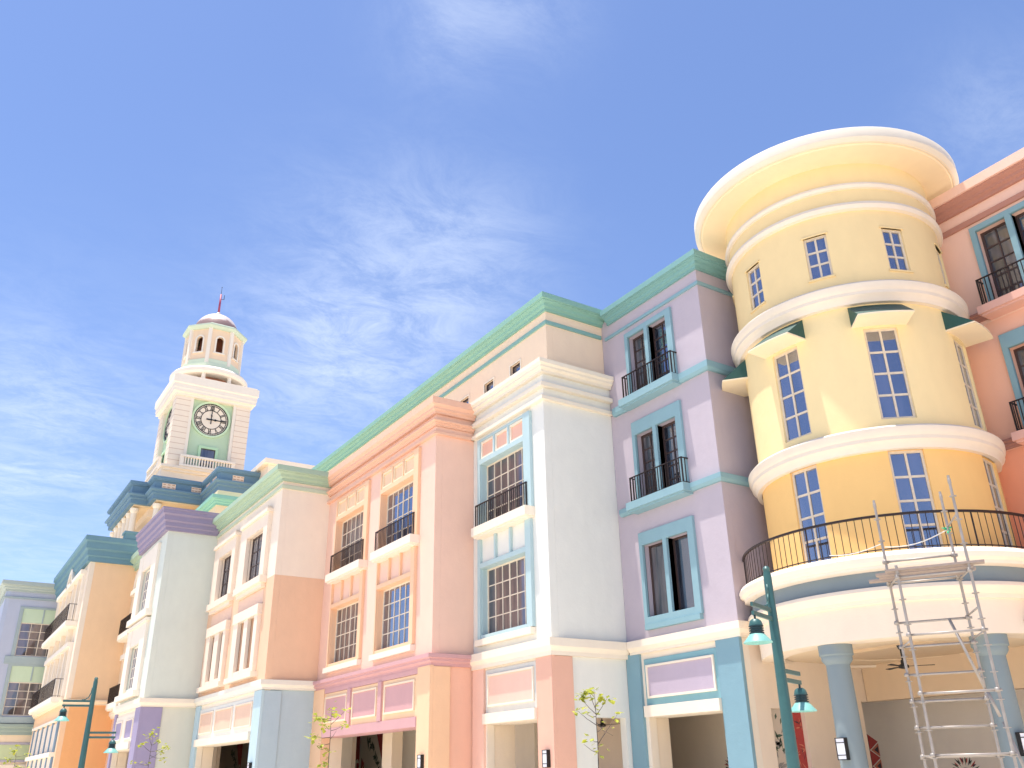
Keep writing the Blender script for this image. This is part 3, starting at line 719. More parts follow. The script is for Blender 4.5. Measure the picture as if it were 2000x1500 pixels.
panel(S, 3.95, 7.9, 3.1, 4.45, lv, plaster((188, 204, 160)), plaster((176, 170, 190)), rimw=.16)
mb = MB(); S.box(mb, 3.9, 9.4, 2.7, 2.95, -.1, .3); mb.build('lintel_beam', CREAM, lv)
mb = MB(); mb.box(-100, -78.31, 4.19, 15, 15.3, 15.5); mb.build('roof', CREAM, lv)
mb = MB(); mb.box(-84, -78.4, 4.2, 15, 3.4, 3.6); mb.box(-84.2, -84, 4.2, 15, 0, 3.4); mb.build('arcade_back_wall', ARCD, lv)

# ================================================================ REAR PAVILION + MINT WING
PVB = plaster((96, 136, 168)); PVW = plaster((252, 222, 180)); 
pv_ = thing('pavilion_building', 'peach pavilion with blue pierced parapet and white columns under the clock tower', 'building', (-66.4, 9.9, 16))
K = [(-75.4, 20), (-75.4, 9.9), (-66.4, 9.9), (-66.4, 11.05), (-64.4, 11.05), (-64.4, 14.5), (-60.2, 14.5), (-60.2, 19)]
# wall core set back behind the columns
def shell(parent, pts, z0, z1, mat, name='wall', th=None):
    mb = MB(); n = len(pts)
    for x, y in pts: mb.v.append((x, y, z0))
    for x, y in pts: mb.v.append((x, y, z1))
    for i in range(n): j = (i + 1) % n; mb.f.append([i, j, n + j, n + i]); mb.sm.append(False)
    mb.f.append(list(reversed(range(n)))); mb.f.append(list(range(n, 2 * n))); mb.sm += [False, False]
    return mb.build(name, mat, parent)
def grooved(rgb, dz=.42):
    key = ('g', rgb, dz)
    if key in _m: return _m[key]
    m = plaster(rgb).copy(); m.name = 'grooved plaster'; nt = m.node_tree; n = nt.nodes; l = nt.links
    t = n.new('ShaderNodeTexCoord'); sp = n.new('ShaderNodeSeparateXYZ'); l.new(t.outputs['Object'], sp.inputs[0])
    a = n.new('ShaderNodeMath'); a.operation = 'DIVIDE'; l.new(sp.outputs[2], a.inputs[0]); a.inputs[1].default_value = dz
    b = n.new('ShaderNodeMath'); b.operation = 'FRACT'; l.new(a.outputs[0], b.inputs[0])
    c = n.new('ShaderNodeMath'); c.operation = 'LESS_THAN'; l.new(b.outputs[0], c.inputs[0]); c.inputs[1].default_value = .10
    pb = n['Principled BSDF']; src = pb.inputs['Base Color'].links[0].from_socket
    mx = n.new('ShaderNodeMix'); mx.data_type = 'RGBA'; mx.blend_type = 'MULTIPLY'; l.new(c.outputs[0], mx.inputs['Factor'])
    l.new(src, mx.inputs['A']); mx.inputs['B'].default_value = (.74, .62, .55, 1); l.new(mx.outputs['Result'], pb.inputs['Base Color'])
    _m[key] = m; return m
shell(pv_, [(-74.2, 12.0), (-68.6, 12.0), (-68.6, 11.9), (-66.2, 11.9), (-66.2, 15.3), (-61.2, 15.3), (-61.2, 26), (-74.2, 26)], 15.9, 20.1, grooved((250, 214, 170)))
for a, b in ((-72.9, -71.9), (-70.9, -69.9), (-69.4, -68.7)):
    win(Face('F', 11.93), a, b, 16.6, 19.4, -.02, 2, 4, pv_, fmat=FRAMEB, glass=GL_BROWN)
win(Face('S', -66.14), 12.1, 12.9, 16.9, 19.6, -.02, 2, 4, pv_, fmat=FRAMEB, glass=GL_BROWN)
Kp = K[:]
course(Kp, [(-0.35, 20.2), (0.0, 20.2), (0.0, 20.528), (0.12, 20.585), (0.12, 20.749), (0.3, 20.831), (0.3, 20.946), (0.02, 20.979), (0.02, 21.512), (0.2, 21.569), (0.2, 21.651), (0.26, 21.684), (0.26, 21.84), (-0.35, 21.84)], PVB, pv_, 'parapet')
shell(pv_, [(-75.1, 10.2), (-66.7, 10.2), (-66.7, 11.35), (-64.7, 11.35), (-64.7, 14.8), (-60.5, 14.8), (-60.5, 19), (-75.1, 20)], 20.1, 20.3, PVW, 'ceiling_slab')
for (kx, ky) in [(-74.9, 10.35), (-73.3, 10.35), (-71.7, 10.35), (-70.1, 10.35), (-68.5, 10.35), (-66.95, 10.35), (-64.95, 11.5)]:
    mb = MB(); mb.lathe(kx, ky, [(.0, 16.0), (.34, 16.0), (.34, 16.15), (.25, 16.25), (.24, 17.5), (.21, 19.6), (.3, 19.72), (.32, 19.95), (0, 19.95)], 16)
    mb.build('column', plaster((244, 230, 214)), pv_)
VENT = plaster((244, 214, 190))
def vent(face, u, z=21.22, w=.95, h=.38):
    mb = MB(); face.box(mb, u - w / 2, u + w / 2, z - h / 2, z + h / 2, -.06, .02)
    o = mb.build('parapet_vent', VENT, pv_)
    mb = MB()
    for k in range(3):
        for j in range(2):
            uu = u - w / 2 + w * (k + .5) / 3; zz_ = z - h / 2 + h * (j + .5) / 2
            face.box(mb, uu - .09, uu + .09, zz_ - .025, zz_ + .025, -.068, -.05)
    mb.build('vent_slots', plaster((190, 140, 110)), o)
for u in (-74, -72, -70, -68): vent(Face('F', 9.9), u)
for u in (-61.4, -63.1): vent(Face('F', 14.5), u)
vent(Face('S', -64.4), 12.0); vent(Face('S', -64.4), 13.95, w=.7); vent(Face('S', -60.2), 15.8, w=.8)

mwg = thing('mint_wing_building', 'low cream wing with bright mint cornice tucked below the blue parapet', 'building', (-56, 13.5, 14))
shell(mwg, [(-63, 13.5), (-56.0, 13.5), (-56.0, 17.0), (-63, 17.0)], 14.0, 18.9, plaster((252, 226, 184)))
course([(-63, 13.5), (-56, 13.5), (-56, 16.98)], P_corn(17.9, 18.5, .4), plaster((130, 196, 180)), mwg)
bx = thing('roof_box_building', 'small cream roof box with gabled top behind the green cornice', 'building', (-58.6, 16.6, 18))
shell(bx, [(-62, 17.3), (-58.3, 17.3), (-58.3, 24), (-62, 24)], 17.5, 22.0, plaster((248, 228, 208)))
course([(-62, 17.3), (-58.3, 17.3), (-58.3, 24)], P_simple(.35, 22.0, 22.35), plaster((250, 232, 214)), bx)

# ================================================================ CLOCK TOWER
CTC = (252, 234, 216); CT = plaster(CTC); CTG = plaster((184, 212, 182)); CTW = plaster((246, 234, 222))
ct = thing('clock_tower', 'cream clock tower with green panels, black-numbered clock faces, copper dome and red spire', 'clock tower', (-69.9, 14.98, 20))
X1, X0, Y0, Y1 = -67.0, -73.0, 12.06, 17.94
CX, CY = (X0 + X1) / 2, (Y0 + Y1) / 2
shell(ct, [(X0 - 1.3, Y0 - .75), (X1 + .05, Y0 - .75), (X1 + .05, Y1 + 1), (X0 - 1.3, Y1 + 1)], 19.5, 22.3, CT, 'plinth')
shell(ct, [(X0 - .7, Y0 - .35), (X1 + .1, Y0 - .35), (X1 + .1, Y1 + .4), (X0 - .7, Y1 + .4)], 22.3, 23.6, CT, 'plinth')
course([(X0, Y1), (X0, Y0), (X1, Y0), (X1, Y1), (X0, Y1)], [(-.3, 23.2), (.25, 23.2), (.25, 23.35), (.45, 23.42), (.45, 23.62), (-.3, 23.62)], CT, ct, 'ledge')
gro = grooved(CTC, .46)
core = shell(ct, [(X0 + .35, Y0 + .35), (X1 - .35, Y0 + .35), (X1 - .35, Y1 - .35), (X0 + .35, Y1 - .35)], 23.3, 29.9, CTG, 'clock_wall')
pw = 1.12
for (ax, ay) in ((X0, Y0), (X1 - pw, Y0), (X0, Y1 - pw), (X1 - pw, Y1 - pw)):
    mb = MB(); mb.box(ax, ax + pw, ay, ay + pw, 23.6, 29.62); mb.build('corner_pier', gro, ct)
mb = MB()
SF = Face('S', X1); FF = Face('F', Y0)
SF.box(mb, Y0 + pw + .002, Y0 + pw + .24, 23.62, 29.6, .04, .4); SF.box(mb, Y1 - pw - .24, Y1 - pw - .002, 23.62, 29.6, .04, .4)
FF.box(mb, X0 + pw + .002, X0 + pw + .24, 23.62, 29.6, .04, .4); FF.box(mb, X1 - pw - .24, X1 - pw - .002, 23.62, 29.6, .04, .4)
mb.each('pilaster_strip', CTW, ct)
course([(X0, Y1), (X0, Y0), (X1, Y0), (X1, Y1), (X0, Y1)], [(-.5, 29.55), (.1, 29.55), (.1, 29.72), (.32, 29.8), (.32, 30.0), (.36, 30.08), (.36, 30.4), (.45, 30.5), (.45, 31.1), (.3, 31.1), (.3, 31.25), (-.5, 31.25)], CTW, ct)
shell(ct, [(X0 + .4, Y0 + .4), (X1 - .4, Y0 + .4), (X1 - .4, Y1 - .4), (X0 + .4, Y1 - .4)], 30.9, 31.2, CTW, 'roof')
# clock faces
NUM = ['XII', 'I', 'II', 'III', 'IV', 'V', 'VI', 'VII', 'VIII', 'IX', 'X', 'XI']
def clock(face, uc, zcen, R, d, hour, minute, flip):
    root = ct
    def pt(r, a, dd):      # a clockwise from 12, as seen from outside
        du = sin(a) * r * flip
        return face.p(uc + du, zcen + cos(a) * r, dd)
    def ring(mb, r0, r1, dd0, dd1, n=64):
        for k in range(n):
            a0 = 2 * pi * k / n; a1 = 2 * pi * (k + 1) / n
            mb.quadbox([pt(r0, a0, dd0), pt(r1, a0, dd0), pt(r1, a1, dd0), pt(r0, a1, dd0), pt(r0, a0, dd1), pt(r1, a0, dd1), pt(r1, a1, dd1), pt(r0, a1, dd1)])
    mb = MB(); n = 64; i0 = 0
    mb.v.append(pt(0, 0, d - .04)); mb.v += [pt(R, 2 * pi * k / n, d - .04) for k in range(n)]
    for k in range(n): mb.f.append([0, 1 + k, 1 + (k + 1) % n]); mb.sm.append(False)
    o = mb.build('clock_face', plaster((236, 222, 206)), root)
    mb = MB(); ring(mb, R + .01, R + .17, d - .14, d + .02); mb.build('bezel', plaster((196, 226, 190)), o)
    mb = MB()
    for a, b in ((R * .955, R * 1.0), (R * .86, R * .895), (R * .56, R * .60)): ring(mb, a, b, d - .06, d - .041)
    def bar(a, ra, rb, w0, w1=None, off=0, dd=(-.062, -.042)):
        w1 = w0 if w1 is None else w1
        def q(r, w, e): 
            x = sin(a) * r + cos(a) * w; z = cos(a) * r - sin(a) * w
            return face.p(uc + x * flip, zcen + z, d + e)
        mb.quadbox([q(ra, off - w0, dd[0]), q(ra, off + w0, dd[0]), q(rb, off + w1, dd[0]), q(rb, off - w1, dd[0]), q(ra, off - w0, dd[1]), q(ra, off + w0, dd[1]), q(rb, off + w1, dd[1]), q(rb, off - w1, dd[1])])
    for k in range(60): bar(2 * pi * k / 60, R * .88, R * .97, R * .008)
    for k, s in enumerate(NUM):
        a = 2 * pi * k / 12; ww = {'I': .07, 'V': .12, 'X': .12}
        tw = sum(ww[c] for c in s); x = -tw / 2
        for c in s:
            m = (x + ww[c] / 2) * R
            if c == 'I': bar(a, R * .59, R * .87, R * .02, off=m)
            elif c == 'V':
                for sg in (-1, 1):
                    def q(r, w): 
                        X_ = sin(a) * r + cos(a) * w; Z_ = cos(a) * r - sin(a) * w
                        return X_, Z_
                    pts = [q(R * .59, m - R * .012), q(R * .59, m + R * .012), q(R * .87, m + sg * R * .05 + R * .014), q(R * .87, m + sg * R * .05 - R * .014)]
                    mb.quadbox([face.p(uc + X_ * flip, zcen + Z_, d - .062) for X_, Z_ in pts] + [face.p(uc + X_ * flip, zcen + Z_, d - .042) for X_, Z_ in pts])
            else:
                for sg in (-1, 1):
                    pts = []
                    for r, w in ((R * .59, m - sg * R * .05 - R * .013), (R * .59, m - sg * R * .05 + R * .013), (R * .87, m + sg * R * .05 + R * .013), (R * .87, m + sg * R * .05 - R * .013)):
                        pts.append((sin(a) * r + cos(a) * w, cos(a) * r - sin(a) * w))
                    mb.quadbox([face.p(uc + X_ * flip, zcen + Z_, d - .062) for X_, Z_ in pts] + [face.p(uc + X_ * flip, zcen + Z_, d - .042) for X_, Z_ in pts])
            x += ww[c]
    mb.build('clock_numerals', DARK, o)
    mb = MB()
    for a, ln, w, e in ((hour, .8, .045, -.09), (minute, .84, .03, -.11)):
        bar(a, -R * .28, R * ln, R * w, R * w * .45, dd=(e - .015, e))
        bar(a, R * .2, R * .34, R * w * 1.8, R * w * .6, dd=(e - .017, e - .002))
    mb.build('clock_hands', DARK, o)
clock(SF, 14.98, 28.05, 1.36, .35, radians(90), radians(0), 1)
clock(FF, CX, 28.05, 1.36, .35, radians(90), radians(0), 1)
# small window with green frame and balustrades
for face, uc in ((SF, 15.06), (FF, CX)):
    mb = MB(); w = .56
    for a, b, c, e in ((uc - w - .2, uc - w, 23.7, 25.55), (uc + w, uc + w + .2, 23.7, 25.55), (uc - w - .2, uc + w + .2, 25.55, 25.75)): face.box(mb, a, b, c, e, .2, .36)
    mb.build('window_surround', plaster((182, 224, 182)), ct)
    win(face, uc - w, uc + w, 23.7, 25.55, .30, 1, 1, ct, fmat=FRAMEB, glass=GL_GREY, fw=.05, dep=.05)
    a0, a1 = uc - 2.15, uc + 2.05
    mb = MB(); face.box(mb, a0, a1, 24.4, 24.58, -.5, -.22); face.box(mb, a0, a1, 23.63, 23.8, -.5, -.2)
    face.box(mb, a0, a0 + .3, 23.8, 24.4, -.46, -.24); face.box(mb, a1 - .3, a1, 23.8, 24.4, -.46, -.24)
    nb = 17
    for k in range(nb):
        u = a0 + .42 + (a1 - a0 - .84) * k / (nb - 1); face.box(mb, u - .05, u + .05, 23.8, 24.4, -.42, -.29)
    mb.build('balustrade', CTW, ct)
# ring deck and lantern
mb = MB(); mb.lathe(CX, CY, [(2.2, 31.2), (2.75, 31.2), (2.75, 31.5), (2.5, 31.55), (2.5, 31.62)], 40)
mb.lathe(CX, CY, [(2.05, 32.0), (2.95, 32.02), (3.12, 32.15), (3.14, 32.42), (3.0, 32.6), (2.6, 32.8), (2.0, 32.85)], 48)
mb.build('deck', CTW, ct)
mb = MB(); mb.lathe(CX, CY, [(2.1, 31.2), (2.1, 32.0)], 8, 22.5, 382.5, smooth=False); mb.build('lantern_base', plaster((196, 130, 100)), ct)
mb = MB()
for k in range(8):
    t = radians(22.5 + 45 * k); x = CX + 2.72 * sin(t); y = CY - 2.72 * cos(t)
    mb.lathe(x, y, [(.17, 31.2), (.17, 32.3)], 8, smooth=False)
mb.each('deck_post', CTW, ct)
OR = 2.3     # octagon circum-radius; faces centred at multiples of 45 deg
def octp(r, z, k): t = radians(22.5 + 45 * k); return Vector((CX + r * sin(t), CY - r * cos(t), z))
mb = MB(); mb.lathe(CX, CY, [(2.55, 32.75), (2.55, 33.15), (2.4, 33.2), (2.4, 33.6), (2.3, 33.62)], 8, 22.5, 382.5, smooth=False); mb.build('lantern_base', plaster((206, 222, 200)), ct)
LN = plaster((250, 218, 186))
mb = MB()
for k in range(8):
    a = octp(OR, 0, k - 1); b = octp(OR, 0, k)
    inn = (Vector((CX, CY, 0)) - (a + b) / 2).normalized() * .2; inn.z = 0
    # arched opening built from segments
    z0, z1, s0, s1, zb, zs = 33.6, 36.45, .34, .66, 34.35, 35.45
    n = 8; arc = [(s1, zb), (s1, zs)] + [(.5 + .16 * cos(pi * j / n), zs + .3 * sin(pi * j / n)) for j in range(1, n)] + [(s0, zs), (s0, zb)]
    def P(s, z, q): v = a.lerp(b, s) + inn * q; return (v.x, v.y, z)
    def quad(p4):
        i = len(mb.v); mb.v += p4; mb.f.append(list(range(i, i + len(p4)))); mb.sm.append(False)
    quad([P(0, z0, 0), P(s0, z0, 0), P(s0, z1, 0), P(0, z1, 0)]); quad([P(s1, z0, 0), P(1, z0, 0), P(1, z1, 0), P(s1, z1, 0)])
    quad([P(s0, z0, 0), P(s1, z0, 0), P(s1, zb, 0), P(s0, zb, 0)])
    for j in range(1, len(arc) - 2):
        (sa, za), (sb, zb_) = arc[j], arc[j + 1]
        quad([P(sa, za, 0), P(sa, z1, 0), P(sb, z1, 0), P(sb, zb_, 0)])
    for j in range(len(arc) - 1):
        (sa, za), (sb, zb_) = arc[j], arc[j + 1]; quad([P(sa, za, 0), P(sb, zb_, 0), P(sb, zb_, 1), P(sa, za, 1)])
    quad([P(s0, zb, 0), P(s1, zb, 0), P(s1, zb, 1), P(s0, zb, 1)])
mb.build('lantern_wall', LN, ct)
mb = MB()
for k in range(8):
    p_ = octp(OR + .02, 0, k); t = radians(22.5 + 45 * k)
    rx, ry = sin(t), -cos(t); tx_, ty_ = cos(t), sin(t)
    q = []
    for z in (33.1, 36.45):
        for u, v in ((-.15, -.12), (.15, -.12), (.15, .1), (-.15, .1)): q.append((p_.x + tx_ * u + rx * v, p_.y + ty_ * u + ry * v, z))
    mb.quadbox(q)
mb.each('corner_strip', CTW, ct)
for k in range(8):      # white arch surrounds
    mb = MB(); a = octp(OR, 0, k - 1); b = octp(OR, 0, k); out = ((a + b) / 2 - Vector((CX, CY, 0))).normalized(); out.z = 0
    pts = [(.34, 34.3)] + [(.5 - .16 * cos(pi * j / 8), 35.45 + .3 * sin(pi * j / 8)) for j in range(9)] + [(.66, 34.3)]
    pto = [(.26, 34.3)] + [(.5 - .24 * cos(pi * j / 8), 35.45 + .44 * sin(pi * j / 8)) for j in range(9)] + [(.74, 34.3)]
    for j in range(len(pts) - 1):
        q = []
        for e in (.0, .06):
            for s, z in (pts[j], pto[j], pto[j + 1], pts[j + 1]): v = a.lerp(b, s) + out * e; q.append((v.x, v.y, z))
        mb.quadbox(q)
    q = []
    for e in (.0, .1):
        for s, z in ((.22, 34.18), (.78, 34.18), (.78, 34.3), (.22, 34.3)): v = a.lerp(b, s) + out * e; q.append((v.x, v.y, z))
    mb.quadbox(q)
    mb.build('arch_surround', CTW, ct)
mb = MB(); mb.lathe(CX, CY, [(1.2, 33.6), (1.2, 36.4)], 8, 22.5, 382.5, smooth=False); mb.build('lantern_core', plaster((150, 84, 56)), ct)
mb = MB(); mb.lathe(CX, CY, [(2.0, 36.4), (2.45, 36.42), (2.7, 36.62), (2.7, 36.75), (2.35, 36.95), (1.95, 37.0)], 8, 22.5, 382.5, smooth=False); mb.build('eave', plaster((190, 208, 190)), ct)
mb = MB(); mb.lathe(CX, CY, [(1.98, 36.9), (1.9, 37.1), (1.72, 37.12)], 32); mb.build('dome_kerb', plaster((230, 214, 200)), ct)
m, nt_, b_ = newmat('weathered copper dome'); nn = nt_.nodes; ll = nt_.links
t = nn.new('ShaderNodeTexCoord'); sp = nn.new('ShaderNodeSeparateXYZ'); ll.new(t.outputs['Object'], sp.inputs[0])
no = nn.new('ShaderNodeTexNoise'); no.inputs['Scale'].default_value = 1.6; no.inputs['Detail'].default_value = 5; ll.new(t.outputs['Object'], no.inputs['Vector'])
ad = nn.new('ShaderNodeMath'); ad.operation = 'MULTIPLY_ADD'; ll.new(no.outputs['Fac'], ad.inputs[0]); ad.inputs[1].default_value = .9; ll.new(sp.outputs[2], ad.inputs[2])
mrr = nn.new('ShaderNodeMapRange'); ll.new(ad.outputs[0], mrr.inputs['Value']); mrr.inputs['From Min'].default_value = 18.08; mrr.inputs['From Max'].default_value = 18.28
mx = nn.new('ShaderNodeMix'); mx.data_type = 'RGBA'; ll.new(mrr.outputs[0], mx.inputs['Factor'])
mx.inputs['A'].default_value = (.30, .19, .17, 1); mx.inputs['B'].default_value = (.62, .52, .46, 1); ll.new(mx.outputs['Result'], b_.inputs['Base Color'])
b_.inputs['Roughness'].default_value = .5; b_.inputs['Metallic'].default_value = .15
mb = MB(); mb.lathe(CX, CY, [(1.82 * cos(radians(a)), 37.05 + 1.75 * sin(radians(a))) for a in range(0, 90, 8)] + [(.18, 38.8), (.14, 38.95), (.22, 39.0), (.1, 39.15), (0, 39.2)], 32)
mb.build('dome', m, ct)
mb = MB(); mb.tube((CX, CY, 39.1), (CX, CY, 41.0), .10, .075, 8); mb.build('spire', paint((.36, .05, .10), .5, 0, 'maroon spire', True), ct)
mb = MB(); mb.tube((CX, CY, 41.0), (CX, CY, 41.75), .022, .015, 6); mb.tube((CX, CY, 40.5), (CX + .1, CY + .28, 40.5), .02, .02, 6); mb.tube((CX + .1, CY + .28, 40.5), (CX + .1, CY + .28, 40.95), .03, .02, 6)
mb.lathe(CX, CY, [(0, 41.68), (.05, 41.73), (0, 41.78)], 8)
mb.build('lightning_rod', DARK, ct)

# ================================================================ ROUND TOWER
TX, TY, TR = -15.19, 22.92, 3.3
YL = plaster((236, 208, 150)); YM = plaster((238, 213, 156)); YO = plaster((248, 197, 112)); TW_ = plaster((226, 213, 200)); YC = plaster((236, 218, 188))
rt = thing('round_tower', 'yellow round tower with flat disc canopy, white ring mouldings and curved balcony', 'tower', (TX, TY, 0))
CV = Curve(TX, TY, TR)
upw = [(c - 5.9, c + 5.9, 14.96, 16.42) for c in (-52, -12, 28, 68, 108)]
mdw = [(c - 8.1, c + 8.1, 10.27, 13.05) for c in (-50, 1.2, 50.5, 102)]
lww = [(c - 8.0, c + 8.0, 6.6, 9.36) for c in (-50, .8, 50, 101)]
wall(CV, -95, 265, 13.9, 18.86, upw, YL, rt, name='upper_wall', th=.25, step=3)
wall(CV, -95, 265, 9.6, 13.9, mdw, YM, rt, name='middle_wall', th=.25, step=3)
wall(CV, -95, 265, 5.2, 9.6, lww, YO, rt, name='lower_wall', th=.25, step=3)
mb = MB(); mb.lathe(TX, TY, [(0, 6.45), (3.04, 6.45), (3.04, 6.4), (0, 6.4)], 48); mb.lathe(TX, TY, [(0, 18.7), (3.04, 18.7)], 48); mb.build('floor_slab', CREAM, rt)
class Chord:
    def __init__(s, th, r):
        t = radians(th); s.n = Vector((sin(t), -cos(t), 0)); s.t = Vector((cos(t), sin(t), 0)); s.c = Vector((TX, TY, 0)) + s.n * r
    def p(s, u, z, d): v = s.c + s.t * u - s.n * d; return (v.x, v.y, z)
    def box(s, mb, u0, u1, z0, z1, d0, d1):
        P = [s.p(*a) for a in ((u0, z0, d0), (u1, z0, d0), (u1, z0, d1), (u0, z0, d1), (u0, z1, d0), (u1, z1, d0), (u1, z1, d1), (u0, z1, d1))]
        mb.quadbox(P); return mb
TF = paint((214, 198, 178), .5, 0, 'ivory window frame')
for lst, nz in ((upw, 3), (mdw, 4), (lww, 4)):
    for a, b, c, d in lst:
        th = (a + b) / 2; hw = TR * sin(radians((b - a) / 2))
        ch = Chord(th, TR * cos(radians((b - a) / 2)) - .06)
        win(ch, -hw + .0, hw, c, d, .0, 2, nz, rt, fmat=TF, glass=GL_TOWER, fw=.07, mw=.06)
# window reveal trims on upper windows
for a, b, c, d in upw:
    th = (a + b) / 2; hw = TR * sin(radians((b - a) / 2)); ch = Chord(th, TR)
    mb = MB(); ch.box(mb, -hw - .05, hw + .05, d, d + .05, -.025, .06); mb.build('window_head', YL, rt); mb = MB(); ch.box(mb, -hw - .05, hw + .05, c - .06, c, -.03, .06)
    mb.build('window_sill', YL, rt)
def ringm(prof, mat, name, n=96): 
    mb = MB(); mb.lathe(TX, TY, prof, n); return mb.build(name, mat, rt)
ringm([(TR - .02, 17.86), (TR + .07, 17.88), (TR + .12, 17.96), (TR + .1, 18.04), (TR - .02, 18.06)], TW_, 'ring_moulding')
ringm([(TR - .02, 17.06), (TR + .12, 17.08), (TR + .18, 17.2), (TR + .15, 17.3), (TR - .02, 17.32)], TW_, 'ring_moulding')
for z in (13.85, 9.38):
    ringm([(TR - .02, z - .02), (TR + .14, z - .02), (TR + .18, z + .12), (TR + .27, z + .2), (TR + .27, z + .3), (TR + .33, z + .38), (TR + .34, z + .54), (TR + .28, z + .6), (TR - .02, z + .62)], TW_, 'ring_moulding')
cn = ringm([(TR - .1, 18.82), (4.1, 18.88), (4.13, 18.94), (4.2, 18.94), (4.2, 19.3), (0, 19.3)], plaster((238, 214, 176)), 'canopy')
mb = MB(); mb.lathe(TX, TY, [(4.14, 18.96), (4.16, 18.93), (4.3, 18.99), (4.34, 19.04), (4.34, 19.36), (4.3, 19.42), (3.9, 19.43), (0, 19.43)], 96); mb.build('canopy_rim', plaster((216, 206, 194)), cn)
# balcony
bal = ringm([(3.0, 6.5), (4.2, 6.5), (4.3, 6.46), (4.36, 6.36), (4.33, 6.24), (4.22, 6.18), (4.22, 6.10), (4.12, 6.08), (4.05, 6.07), (3.3, 6.07)], plaster((236, 222, 210)), 'balcony')
mb = MB(); mb.lathe(TX, TY, [(3.3, 6.08), (4.02, 6.08), (4.02, 5.66), (3.3, 5.66)], 96); mb.build('balcony_band', plaster((122, 138, 150)), bal)
mb = MB(); mb.lathe(TX, TY, [(3.0, 5.67), (4.17, 5.67), (4.2, 5.58), (4.14, 5.46), (4.06, 5.4), (4.04, 5.3), (3.97, 5.28), (3.95, 4.48), (3.3, 4.48), (3.28, 4.55)], 96); mb.build('balcony_beam', plaster((236, 218, 200)), bal)
mb = MB(); r_ = 4.1
n_ = 66
for k in range(n_ + 1):
    th = -52 + 174 * k / n_; t = radians(th); x, y = TX + r_ * sin(t), TY - r_ * cos(t); q = .022 if k % 22 == 0 else .0105
    mb.tube((x, y, 6.49), (x, y, 7.42), q, q, 5)
for (zz0, zz1, w) in ((7.40, 7.455, .035), (6.56, 6.585, .014)):
    mb.lathe(TX, TY, [(r_ - w, zz0), (r_ + w, zz0), (r_ + w, zz1), (r_ - w, zz1)], 72, -52, 122, close=True, smooth=False)
mb.build('railing', IRON, bal)
# awnings over the middle windows
AG = paint((0.018, 0.075, 0.058), .6, 0, 'green awning', True); AGL = AG
for c in (-50, 1.2, 50.5, 102):
    ch = Chord(c, 0); hw = .76; zl, zt = 13.12, 13.80
    def rr(u, R): return -sqrt(max(0.0, R * R - u * u))   # depth coordinate of radius R at offset u (d measured inwards from centre)
    n = 10; mb = MB(); base = []; 
    us = [-hw + 2 * hw * k / n for k in range(n + 1)]
    inn = [ch.p(u, zl, rr(u, 3.27)) for u in us]; out = [ch.p(u, zl, rr(u, 4.08)) for u in us]; top = [ch.p(u, zt, rr(u, 3.29)) for u in us]
    out2 = [(x, y, z + .05) for x, y, z in out]; inn2 = [(x, y, z + .05) for x, y, z in inn]
    i = 0
    mb.v = inn + out + out2 + inn2
    m_ = n + 1
    for k in range(n):
        mb.f.append([k, k + 1, m_ + k + 1, m_ + k]); mb.f.append([m_ + k, m_ + k + 1, 2 * m_ + k + 1, 2 * m_ + k]); mb.f.append([2 * m_ + k, 2 * m_ + k + 1, 3 * m_ + k + 1, 3 * m_ + k])
    mb.f.append([0, m_, 2 * m_, 3 * m_]); mb.f.append([n, m_ + n, 2 * m_ + n, 3 * m_ + n])
    mb.sm = [False] * len(mb.f)
    a = mb.build('awning', YC, rt)
    mb = MB(); o3 = [ch.p(u, zl + .052, rr(u, 4.07)) for u in us]; i3 = [ch.p(u, zl + .052, rr(u, 3.28)) for u in us]
    mb.v = o3 + top + i3
    for k in range(n): mb.f.append([k, k + 1, m_ + k + 1, m_ + k])
    mb.f.append([0, m_, 2 * m_]); mb.f.append([n, m_ + n, 2 * m_ + n]); mb.sm = [False] * len(mb.f)
    mb.build('awning_cover', AG, a)
# columns
for i, th in enumerate((5.0, 65.5, 126)):
    t = radians(th); cx_, cy_ = TX + 3.5 * sin(t), TY - 3.5 * cos(t)
    mb = MB(); mb.lathe(cx_, cy_, [(.0, 0), (.42, 0), (.42, .3), (.36, .4), (.33, 1.2), (.30, 3.4), (.29, 4.0), (.34, 4.06), (.38, 4.12), (.38, 4.2), (.42, 4.24), (.42, 4.49), (0, 4.49)], 32)
    mb.build('column', plaster((126, 142, 152)), rt)

# ================================================================ SALMON BUILDING (right)
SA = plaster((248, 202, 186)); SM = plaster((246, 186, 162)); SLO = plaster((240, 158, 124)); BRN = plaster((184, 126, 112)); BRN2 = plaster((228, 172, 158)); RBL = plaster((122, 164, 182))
sa = thing('salmon_building', 'salmon and orange building with brown cornice right of the round tower', 'building', (-18, 25, 0))
F = Face('F', 25.0)
hs = []
for base in (-11.3, -5.8, -.3):
    for zb, zt in ((14.27, 16.97), (10.2, 12.87), (6.3, 8.7)): hs += [(base, base + .94, zb, zt), (base + 1.12, base + 2.06, zb, zt)]
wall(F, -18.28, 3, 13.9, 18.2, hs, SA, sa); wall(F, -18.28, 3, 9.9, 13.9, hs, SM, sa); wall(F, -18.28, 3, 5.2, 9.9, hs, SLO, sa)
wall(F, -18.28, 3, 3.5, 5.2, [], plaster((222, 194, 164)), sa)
for (a, b, c, d) in hs: win(F, a, b, c, d, .2, 2, 5 if c > 9 else 4, sa, fmat=FRAMEB, glass=GL_BLUE if random.random() < .3 else GL_GREY, fw=.07, mw=.05)
